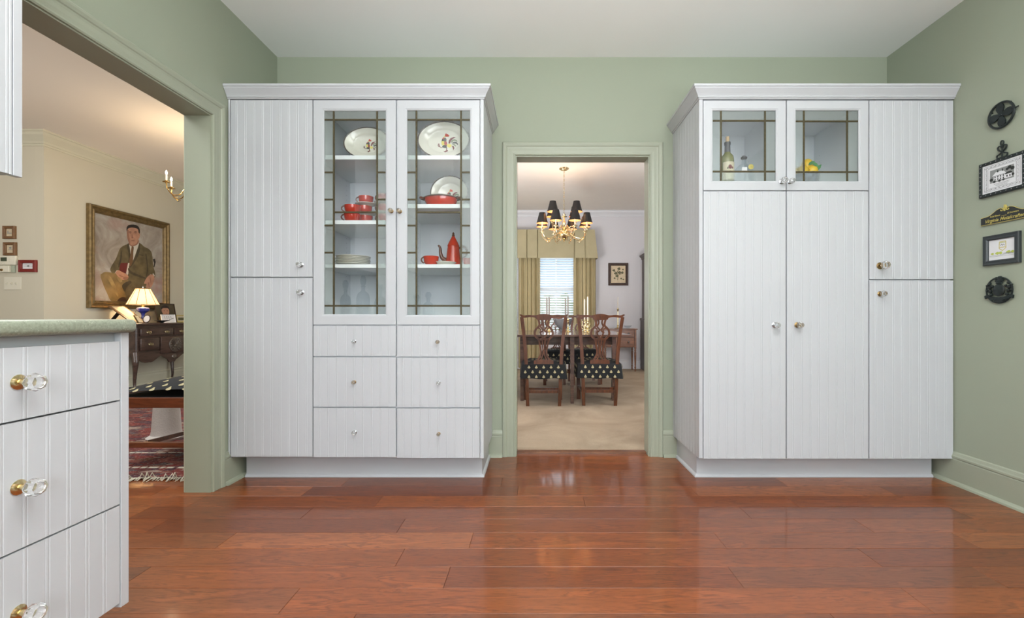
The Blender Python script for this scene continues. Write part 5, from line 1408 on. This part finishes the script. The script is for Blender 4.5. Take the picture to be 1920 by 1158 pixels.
# curtains
def curtain(x0, x1, label, ph):
    z0, z1 = .03, 2.22; n = 64; yb_ = YF-.13; vs = []; fs = []
    folds = (x1-x0)/.078
    rows = [z0+(z1-z0)*k/6 for k in range(7)]
    for sgn in (0, 1):
        for zz in rows:
            for i in range(n+1):
                q = i/n; a = q*folds*2*PI+ph; amp = .030*(1-.25*(zz/z1))*(.8+.3*math.sin(q*9+ph))
                vs.append((x0+(x1-x0)*q+.010*math.cos(a), yb_+amp*math.sin(a)+.012*math.sin(2.3*a)+.003*sgn, zz))
    R_ = n+1; m = len(rows)
    for sgn in (0, 1):
        for r in range(m-1):
            for i in range(n):
                b = sgn*m*R_+r*R_+i; fs.append((b, b+1, b+1+R_, b+R_))
    for r in (0, m-1):
        for i in range(n): fs.append((r*R_+i, r*R_+i+1, m*R_+r*R_+i+1, m*R_+r*R_+i))
    for i in (0, n):
        for r in range(m-1): fs.append((r*R_+i, (r+1)*R_+i, m*R_+(r+1)*R_+i, m*R_+r*R_+i))
    tag(MB().add(vs, fs, 0, True).build('curtain_panel', 'curtain'), label, 'curtain', 'olive curtain panels')
sc3 = 103.8
curtain(SX(971, sc3), SX(1012.5, sc3), 'pleated olive curtain panel hanging left of the visible blind', .4)
curtain(SX(1075.5, sc3), SX(1118, sc3), 'pleated olive curtain panel hanging right of the visible blind', 1.7)
curtain(-1.40, -1.0, 'pleated olive curtain panel at the far left end of the valance', 2.9)
# valance: pleated front board of cloth with returns
sv = 105.0; zv0, zv1 = SZ(484, sv), SZ(430, sv)
yv = F/sv
xs = [SX(p, sv) for p in (965, 987, 988.5, 1007, 1008.5, 1076, 1077.5, 1096, 1097.5, 1115)]
left_ext = -1.45
prof = [(left_ext, YF-.004), (left_ext, yv)]
for xx in (-1.30, -1.15, -.62):
    prof += [(xx, yv), (xx+.004, yv+.03), (xx+.018, yv+.03), (xx+.022, yv-.006)]
prof += [(xs[1], yv-.006), (xs[1]+.006, yv+.022), (xs[2]+.006, yv-.010), (xs[3], yv-.012), (xs[3]+.006, yv+.024), (xs[4]+.006, yv), (xs[5], yv), (xs[5]+.006, yv+.024), (xs[6]+.006, yv-.010), (xs[7], yv-.012), (xs[7]+.006, yv+.022), (xs[8]+.006, yv-.002), (xs[9], yv), (xs[9], YF-.004)]
vs = []; n = len(prof)
for th in (0, .004):
    for zz, fl in ((zv0, 1), (zv0+.012, .95), (zv1, 0)):
        for i, (x, y) in enumerate(prof):
            k = (x-.0)/1.1
            fy = -.035*fl if y < YF-.05 else 0
            vs.append((x+(.055*fl if i >= n-3 else 0), y+fy+th, zz))
fs = []
for th in (0, 1):
    for r in range(2):
        for i in range(n-1): b = th*3*n+r*n+i; fs.append((b, b+1, b+1+n, b+n))
for r in (0, 2):
    for i in range(n-1): b = r*n+i; fs.append((b, b+1, b+1+3*n, b+3*n))
mb = MB().add(vs, fs)
t = thing('window_valance', (0, yv, zv0), 'olive box-pleated valance across the top of the dining room windows', 'valance')
mb.build('pleated_cloth', 'curtain_valance', t)
MB().box(left_ext+.008, xs[9]-.008, yv+.045, YF-.004, zv1-.03, zv1-.006).build('board', 'curtain_valance', t)
# outside
struct('ground', MB().box(-12, 14, YF+.13, 32, -.5, -.3), 'lawn')
from mathutils import noise as mnoise
for i, (x, y, z, r) in enumerate(((-.55, 11.2, .3, .7), (.95, 12.4, .4, .7), (2.6, 11.3, .25, .65), (.6, 16.5, .2, 1.5))):
    bm = bmesh.new(); bmesh.ops.create_icosphere(bm, subdivisions=4, radius=r)
    for v in bm.verts:
        d = 1+.16*mnoise.noise(v.co*3.5+Vector((i*9, 0, 0)))+.10*mnoise.noise(v.co*11)
        v.co *= d; v.co += Vector((x, y, z)); v.co.z = max(v.co.z, -.298)
    bm.verts.index_update()
    mb = MB().add([v.co.copy() for v in bm.verts], [[v.index for v in f.verts] for f in bm.faces]); bm.free()
    tag(mb.build('garden_shrub', 'shrub_green'), ['green shrub outside, behind the left edge of the visible blind', 'green shrub outside, behind the middle of the visible blind', 'green shrub outside, behind the right curtain panel', 'large green shrub standing farther off in the garden'][i], 'shrub', 'shrubs outside the dining room')

# dining table with drop leaves
tz = .76; ty0, ty1 = F/171.0, 6.55; tx0, tx1 = -.52, SX(1184, 171)+.01
t = thing('dining_table', ((tx0+tx1)/2, (ty0+ty1)/2, 0), 'dark polished wooden dining table with square legs under the chandelier', 'table')
MB().box(tx0, tx1, ty0+.32, ty1-.30, tz-.024, tz, b=.004).build('tabletop', 'table_wood', t)
MB().box(tx0, tx1, ty0-.02, ty0+.318, tz-.024, tz, b=.004).build('leaf', 'table_wood', t)
MB().box(tx0, tx1, ty1-.298, ty1+.02, tz-.024, tz, b=.004).build('leaf', 'table_wood', t)
lx0, lx1 = SX(979, 163), SX(1150, 163); ly0, ly1 = F/163, ty1-.16
for y in (ly0, ly1): MB().box(lx0, lx1, y-.011, y+.011, tz-.125, tz-.0245).build('apron', 'table_wood', t)
for x in (lx0, lx1): MB().box(x-.011, x+.011, ly0+.012, ly1-.012, tz-.125, tz-.0245).build('apron', 'table_wood', t)
for x, y in ((lx0-.0, ly0-.03), (lx1, ly0-.03), (lx0, ly1+.03), (lx1, ly1+.03), ((SX(1073, 170)), F/170+.02), ((SX(1073, 170)), ly1+.04)):
    MB().bar((x, y, tz-.0245), (x, y, .0), .047, .047, w2=.036, d2=.036).build('leg', 'table_wood', t)

def make_chair(label, group):
    """Chippendale style chair, origin on the floor between the rear legs, facing +Y"""
    t = thing('dining_chair', (0, 0, 0), label, 'chair', group)
    wd = 'mahogany'
    for sg in (-1, 1):
        mb = MB(); pts = [(sg*.170, .035, 0), (sg*.176, .012, .20), (sg*.185, .0, .44), (sg*.193, -.004, .60), (sg*.212, -.030, .80), (sg*.232, -.062, .955)]
        for a, b in zip(pts[:-1], pts[1:]): mb.bar(a, (b[0], b[1], b[2]+.001), .036, .030, up=(0, 1, 0))
        mb.build('stile', wd, t)
        MB().bar((sg*.205, .425, .44), (sg*.200, .425, 0), .042, .042, up=(0, 1, 0)).build('leg', wd, t)
        MB().bar((sg*.180, .03, .155), (sg*.200, .41, .155), .030, .018, up=(0, 0, 1)).build('side_stretcher', wd, t)
    MB().box(-.172, .172, .018, .034, .14, .172).build('rear_stretcher', wd, t)
    MB().box(-.188, .188, .20, .216, .14, .170).build('cross_stretcher', wd, t)
    Yk = lambda v: -.004-(v-.60)*.17 if v > .60 else -.004+(.60-v)*.03
    fn = lambda u, v, w: Vector((u, Yk(v)+w, v))
    def zpx(p): return (p[0]*.00079, .955-(p[1]-400)*.00079)
    crest = [(-322, 372), (-300, 366), (-265, 380), (-200, 372), (-120, 378), (-60, 366), (0, 360), (60, 366), (120, 378), (200, 372), (265, 380), (300, 366), (322, 372), (300, 395), (262, 412), (180, 402), (110, 412), (80, 440), (-80, 440), (-110, 412), (-180, 402), (-262, 412), (-300, 395)]
    MB().prism([tuple(v) for v in smooth_pts([zpx(p) for p in crest], 3, True)], fn, -.014, .014).build('crest_rail', wd, t)
    sp = MB()
    def rib(pts, w0, w1):
        q = [Vector(p) for p in smooth_pts([zpx(p) for p in pts], 5)]; n = len(q); L, R_ = [], []
        for i, p in enumerate(q):
            d = (q[min(i+1, n-1)]-q[max(i-1, 0)]).normalized(); nn = Vector((-d.y, d.x)); w = (w0+(w1-w0)*i/(n-1))/2*.00079
            L.append(tuple(p+nn*w)); R_.append(tuple(p-nn*w))
        vs = [fn(u, v, -.006) for u, v in L+R_]+[fn(u, v, .006) for u, v in L+R_]; m = 2*n; fs = []
        for i in range(n-1):
            fs += [(i, i+1, n+i+1, n+i), (m+i, m+n+i, m+n+i+1, m+i+1), (i, m+i, m+i+1, i+1), (n+i, n+i+1, m+n+i+1, m+n+i)]
        fs += [(0, n, m+n, m), (n-1, m+n-1, m+2*n-1, 2*n-1)]
        sp.add(vs, fs)
    for sg in (-1, 1):
        rib([(sg*72, 425), (sg*58, 480), (sg*62, 520), (sg*108, 570), (sg*122, 625), (sg*100, 670), (sg*66, 705), (sg*60, 740)], 26, 30)
        rib([(sg*30, 430), (sg*22, 480), (sg*40, 530), (sg*10, 575), (sg*40, 610), (sg*30, 650), (sg*4, 690)], 22, 22)
        rib([(sg*80, 545), (sg*48, 560), (sg*42, 590), (sg*56, 610)], 18, 12)
        rib([(sg*60, 700), (sg*52, 780), (sg*38, 860), (sg*46, 920), (sg*84, 985)], 22, 26)
        rib([(sg*22, 700), (sg*14, 790), (sg*8, 880), (sg*22, 940), (sg*44, 985)], 16, 18)
        rib([(0, 690), (sg*34, 700), (sg*66, 712)], 26, 30)
    sp.build('splat', wd, t)
    MB().prism([zpx(p) for p in ((-95, 975), (95, 975), (132, 990), (132, 1042), (-132, 1042), (-132, 990))], fn, -.012, .012).build('shoe', wd, t)
    # slip-covered seat with a falling skirt
    def outline(w, y0, y1, rip, ph):
        pts = []; n = 12
        cs = [(-w*.5, y0), (w*.5, y0), (w*.53, y1), (-w*.53, y1)]
        for k in range(4):
            a, b = Vector(cs[k]), Vector(cs[(k+1) % 4]); d = (b-a).normalized(); nn = Vector((d.y, -d.x))
            for i in range(n):
                q = i/n; r_ = rip*math.sin(q*PI*5+k+ph); e = .012*(1 if (q < .04 or q > .96) else 0)
                pts.append(a+(b-a)*q+nn*(r_-e))
        return pts
    rows = [(.452, -.030, .445, .458, 0), (.468, -.038, .455, .450, .001), (.474, -.042, .460, .40, .003), (.484, -.046, .466, .34, .006), (.492, -.048, .470, .300, .009)]
    vs = []; fs = []
    for w, a, b, zz, rp in rows:
        for i, p in enumerate(outline(w, a+.022, b, rp, 0)): vs.append((p.x, p.y, zz+(.004*math.sin(i*.9) if zz < .31 else 0)))
    n = 48
    for r in range(len(rows)-1):
        for i in range(n): fs.append((r*n+i, r*n+(i+1) % n, (r+1)*n+(i+1) % n, (r+1)*n+i))
    c0 = len(vs)
    for p in outline(.30, .06, .36, 0, 0): vs.append((p.x, p.y, .486))
    for i in range(n): fs.append((i, (i+1) % n, c0+(i+1) % n, c0+i))
    fs.append(list(range(c0, c0+n)))
    mb = MB().add(vs, fs, 0, True)
    seat = mb.build('seat_cover', 'black_fabric', t)
    pos = []
    for zz, off in ((.425, 0), (.375, 1), (.325, 0)):
        fl = (.458-zz)*.16
        for i in range(-3, 4):
            x = i*.078+(.039 if off else 0)
            if abs(x) > .225: continue
            pos.append((Vector((x, -.020-fl, zz)), Vector((1, 0, 0)), Vector((0, .0, 1)), Vector((0, -1, 0))))
            pos.append((Vector((x, .462+fl, zz)), Vector((-1, 0, 0)), Vector((0, .0, 1)), Vector((0, 1, 0))))
        for i in range(6):
            y = .03+i*.078+(.039 if off else 0)
            if y > .43: continue
            for sg in (-1, 1): pos.append((Vector((sg*(.238+fl+.012*y/.45), y, zz)), Vector((0, sg, 0)), Vector((0, 0, 1)), Vector((sg, 0, 0))))
    for i in range(-2, 3):
        for j in range(5):
            x = i*.078+(.039 if j % 2 else 0); y = .05+j*.07
            if abs(x) < .19: pos.append((Vector((x, y, .487 if (.06 < y < .36 and abs(x) < .15) else .479)), Vector((1, 0, 0)), Vector((0, 1, 0)), Vector((0, 0, 1))))
    mb = MB(); motifs(mb, pos, .030); tag(mb.build('bee_motifs', 'bee_gold', seat), kind='stuff')
    return t
gch = 'dining chairs with bee-patterned slip covers'
ch0 = make_chair('carved mahogany dining chair, left of the two with their backs to the doorway', gch)
spots = [(SX(1019, 172), F/176, 0, None),
         (SX(1122.5, 172), F/175, -.03, 'carved mahogany dining chair, right of the two with their backs to the doorway'),
         (SX(1046, 127), 6.80, PI, 'dining chair on the window side of the table, behind the left front chair'),
         (SX(1093, 127), 6.86, PI+.05, 'dining chair on the window side of the table, behind the gap between the front chairs'),
         (-.98, 5.75, -PI/2, 'dining chair at the left end of the table, mostly hidden by the door jamb')]
for i, (x, y, a, lab) in enumerate(spots):
    o = ch0 if i == 0 else copy_tree(ch0)
    o.location = (x, y, 0); o.rotation_euler = (0, 0, a)
    if lab: o['label'] = lab

# candlesticks and candles on the table
def candlestick(px, s, ztip, label, wax, ornate=False, hh=.17, group='candlesticks on the dining table', zbase=tz, cr=.0095, rr=1.0):
    x, y = SX(px, s), F/s; z = zbase+.0008
    t = thing('candlestick', (x, y, z), label, 'candlestick', group)
    p = [(0, 0), (.042, 0), (.043, .006), (.030, .012), (.012, .020), (.009, .035), (.016, .048), (.008, .060), (.007, hh-.055), (.014, hh-.045), (.008, hh-.036), (.010, hh-.026), (.020, hh-.022), (.021, hh-.018), (.012, hh-.016), (.013, hh), (0, hh)]
    MB().lathe([(r*rr, q) for r, q in p], (x, y, z), 16).build('holder', 'polished_brass', t)
    if ornate:
        mb = MB()
        for k in range(3):
            a = 2*PI*k/3+.4; P = lambda r, zz: (x+math.cos(a)*r, y+math.sin(a)*r, z+zz)
            mb.tube(smooth_pts([P(.012, .03), P(.040, .04), P(.048, .075), P(.024, .085), P(.014, .06), P(.030, .10), P(.036, .13), P(.012, .14)], 3), .003, 5)
        mb.build('scrollwork', 'polished_brass', t)
    zt = SZ(ztip, s)
    c = MB().lathe([(0, hh+.001-.0), (cr, hh+.001), (cr, zt-z-.018), (cr*.4, zt-z-.002), (0, zt-z)], (x, y, z), 10).build('candle', wax, t)
    MB().tube([(x, y, zt-.003), (x+.001, y, zt+.008)], .0008, 4).build('wick', 'cord_brown', t)
candlestick(1025.3, 140, 557, 'grey candle in a brass stick, far left of the table pair', 'wax_grey')
candlestick(1029.6, 145, 555.5, 'grey candle in a brass stick, second from the left on the table', 'wax_grey')
candlestick(1060.2, 140, 558.5, 'grey candle in a brass stick, behind the scalloped bowl', 'wax_grey')
candlestick(1065.0, 145, 555, 'grey candle in a brass stick, in front of the scalloped bowl', 'wax_grey')
candlestick(1096, 142, 560, 'shorter white candle in an ornate scrolled brass stick', 'wax_white', True, .16)
candlestick(1101.8, 148, 555.5, 'taller white candle in an ornate scrolled brass stick', 'wax_white', True, .16)
x, y = SX(1060, 134), F/134-.16
y = F/138; x = SX(1056, 138)
vs = []; fs = []; n = 32; pr_ = [(0, .004), (.045, .0), (.050, .012), (.035, .022), (.06, .04), (.10, .085), (.128, .15), (.135, .165), (.130, .166), (.122, .15), (.095, .088), (.05, .045), (0, .035)]
for r, h_ in pr_:
    for k in range(n):
        a = 2*PI*k/n; q = 1+(.045*math.cos(8*a) if r > .09 else 0)
        vs.append((x+r*q*math.cos(a), y+.06+r*q*math.sin(a), tz+.0008+h_+(.006*math.cos(8*a) if r > .12 else 0)))
for i in range(len(pr_)-1):
    for k in range(n): fs.append((i*n+k, i*n+(k+1) % n, (i+1)*n+(k+1) % n, (i+1)*n+k))
o = MB().add(vs, fs, 0, True).build('scalloped_bowl', 'pewter')
tag(o, 'scalloped grey bowl standing among the candles on the dining table', 'bowl')
# end table with two drawers
ex0, ex1, ey0, ey1, ez = SX(1195.5, 108)-.57, SX(1195.5, 108)-.012, F/107.5, F/103.6, .747
t = thing('end_table', ((ex0+ex1)/2, (ey0+ey1)/2, 0), 'small two-drawer wooden table with turned legs against the dining room far wall', 'table')
MB().box(ex0-.02, ex1+.02, ey0-.02, ey1, ez-.018, ez, b=.004).build('top', 'cherry', t)
MB().box(ex0+.034, ex1-.034, ey0+.014, ey1-.01, .42, ez-.0185).build('body', 'cherry', t)
for za, zb_ in ((.60, .722), (.432, .592)):
    d = MB().box(ex0+.037, ex1-.037, ey0-.004, ey0+.0135, za, zb_, b=.003).build('drawer', 'cherry', t)
    for xx in (ex0+.14, ex1-.14): MB().lathe([(0, 0), (.007, 0), (.007, .008), (.018, .016), (.014, .026), (0, .028)], (xx, ey0-.004, (za+zb_)/2), 12, 0, '-y').build('knob', 'dark_walnut', d)
for x in (ex0+.017, ex1-.017):
    for y in (ey0+.017, ey1-.02):
        mb = MB().box(x-.0165, x+.0165, y-.0165, y+.0165, .40, ez-.0185)
        mb.lathe([(0, .0), (.012, .0), (.014, .03), (.010, .05), (.016, .065), (.016, .075), (.011, .085), (.013, .12), (.017, .25), (.018, .33), (.012, .35), (.018, .365), (.014, .385), (.016, .3995), (0, .3995)], (x, y, 0), 14)
        mb.build('leg', 'cherry', t)
candlestick(1158.5, 105.5, 556, 'thin white candle in a tall brass stick on the end table', 'wax_white', False, .36, 'candlesticks off the dining table', ez, .008, 1.25)
x, y = SX(1177, 106), F/106
o = MB().lathe([(0, .002), (.03, 0), (.032, .006), (.055, .03), (.075, .048), (.072, .049), (.05, .033), (0, .008)], (x, y, ez+.0008), 20).build('glass_dish', 'bottle_clear')
tag(o, 'small clear glass dish on the end table', 'dish')
# tall case piece at the right
hx0 = SX(1203, 103.5); hy0, hy1 = F/104.5-.0, YF-.005
t = thing('tall_cupboard', (hx0+.4, (hy0+hy1)/2, 0), 'tall dark wooden cupboard just showing past the right door jamb', 'cupboard')
y0_, y1_ = F/106.5, YF-.03
MB().box(hx0, hx0+.80, y0_, y1_, .0, .90, b=.004).build('lower_case', 'dark_frame', t)
MB().box(hx0+.03, hx0+.77, y0_+.02, y1_, .901, 2.02, b=.004).build('upper_case', 'dark_frame', t)
MB().box(hx0-.015, hx0+.815, y0_-.015, y1_, .89, .93, b=.01).build('waist_moulding', 'dark_frame', t)
MB().sweep([(0, 0), (.012, 0), (.018, .03), (.045, .05), (.05, .075), (0, .075)], [(hx0+.03, y1_), (hx0+.03, y0_+.02), (hx0+.77, y0_+.02)], lambda u, v, b: (u, v, 1.995+b), -1).build('cornice', 'dark_frame', t)
for k in range(2):
    d = MB().box(hx0+.06+k*.345, hx0+.395+k*.345, y0_+.002, y0_+.019, .96, 1.96, b=.003).build('door', 'dark_frame', t)
    MB().box(hx0+.03+k*.375, hx0+.395+k*.375, y0_-.014, y0_-.001, .08, .86, b=.003).build('door', 'dark_frame', t)
# botanical print on the far wall
def botanical(mb, fn, a, b, w):
    stroke(mb, fn, [(-a*.1, -b*.7), (0, -b*.2), (-a*.2, b*.2), (a*.1, b*.6)], a*.08, w, 0)
    stroke(mb, fn, [(-a*.2, b*.2), (-a*.6, b*.4)], a*.06, w, 0); stroke(mb, fn, [(0, -b*.1), (a*.6, b*.1)], a*.06, w, 0)
    for u, v, r in ((-.6, .45, .2), (.1, .65, .22), (.55, .2, .2), (-.35, .1, .22), (.15, .2, .24), (-.2, -.2, .2), (.4, -.5, .14), (.7, -.6, .12), (-.5, -.45, .14), (.65, .55, .12)): blob(mb, fn, a*u, b*v, a*r, w, 0, b*r*.7)
    return ['ink_olive']
framed('botanical_print', 'botanical print in a dark frame on the dining room far wall', SX(1159, 102), SZ(514, 102), 37/102, 42/102, .048, 'dark_frame', 'old_paper', facing='-y', wally=YF, extra=botanical, dep=.03)
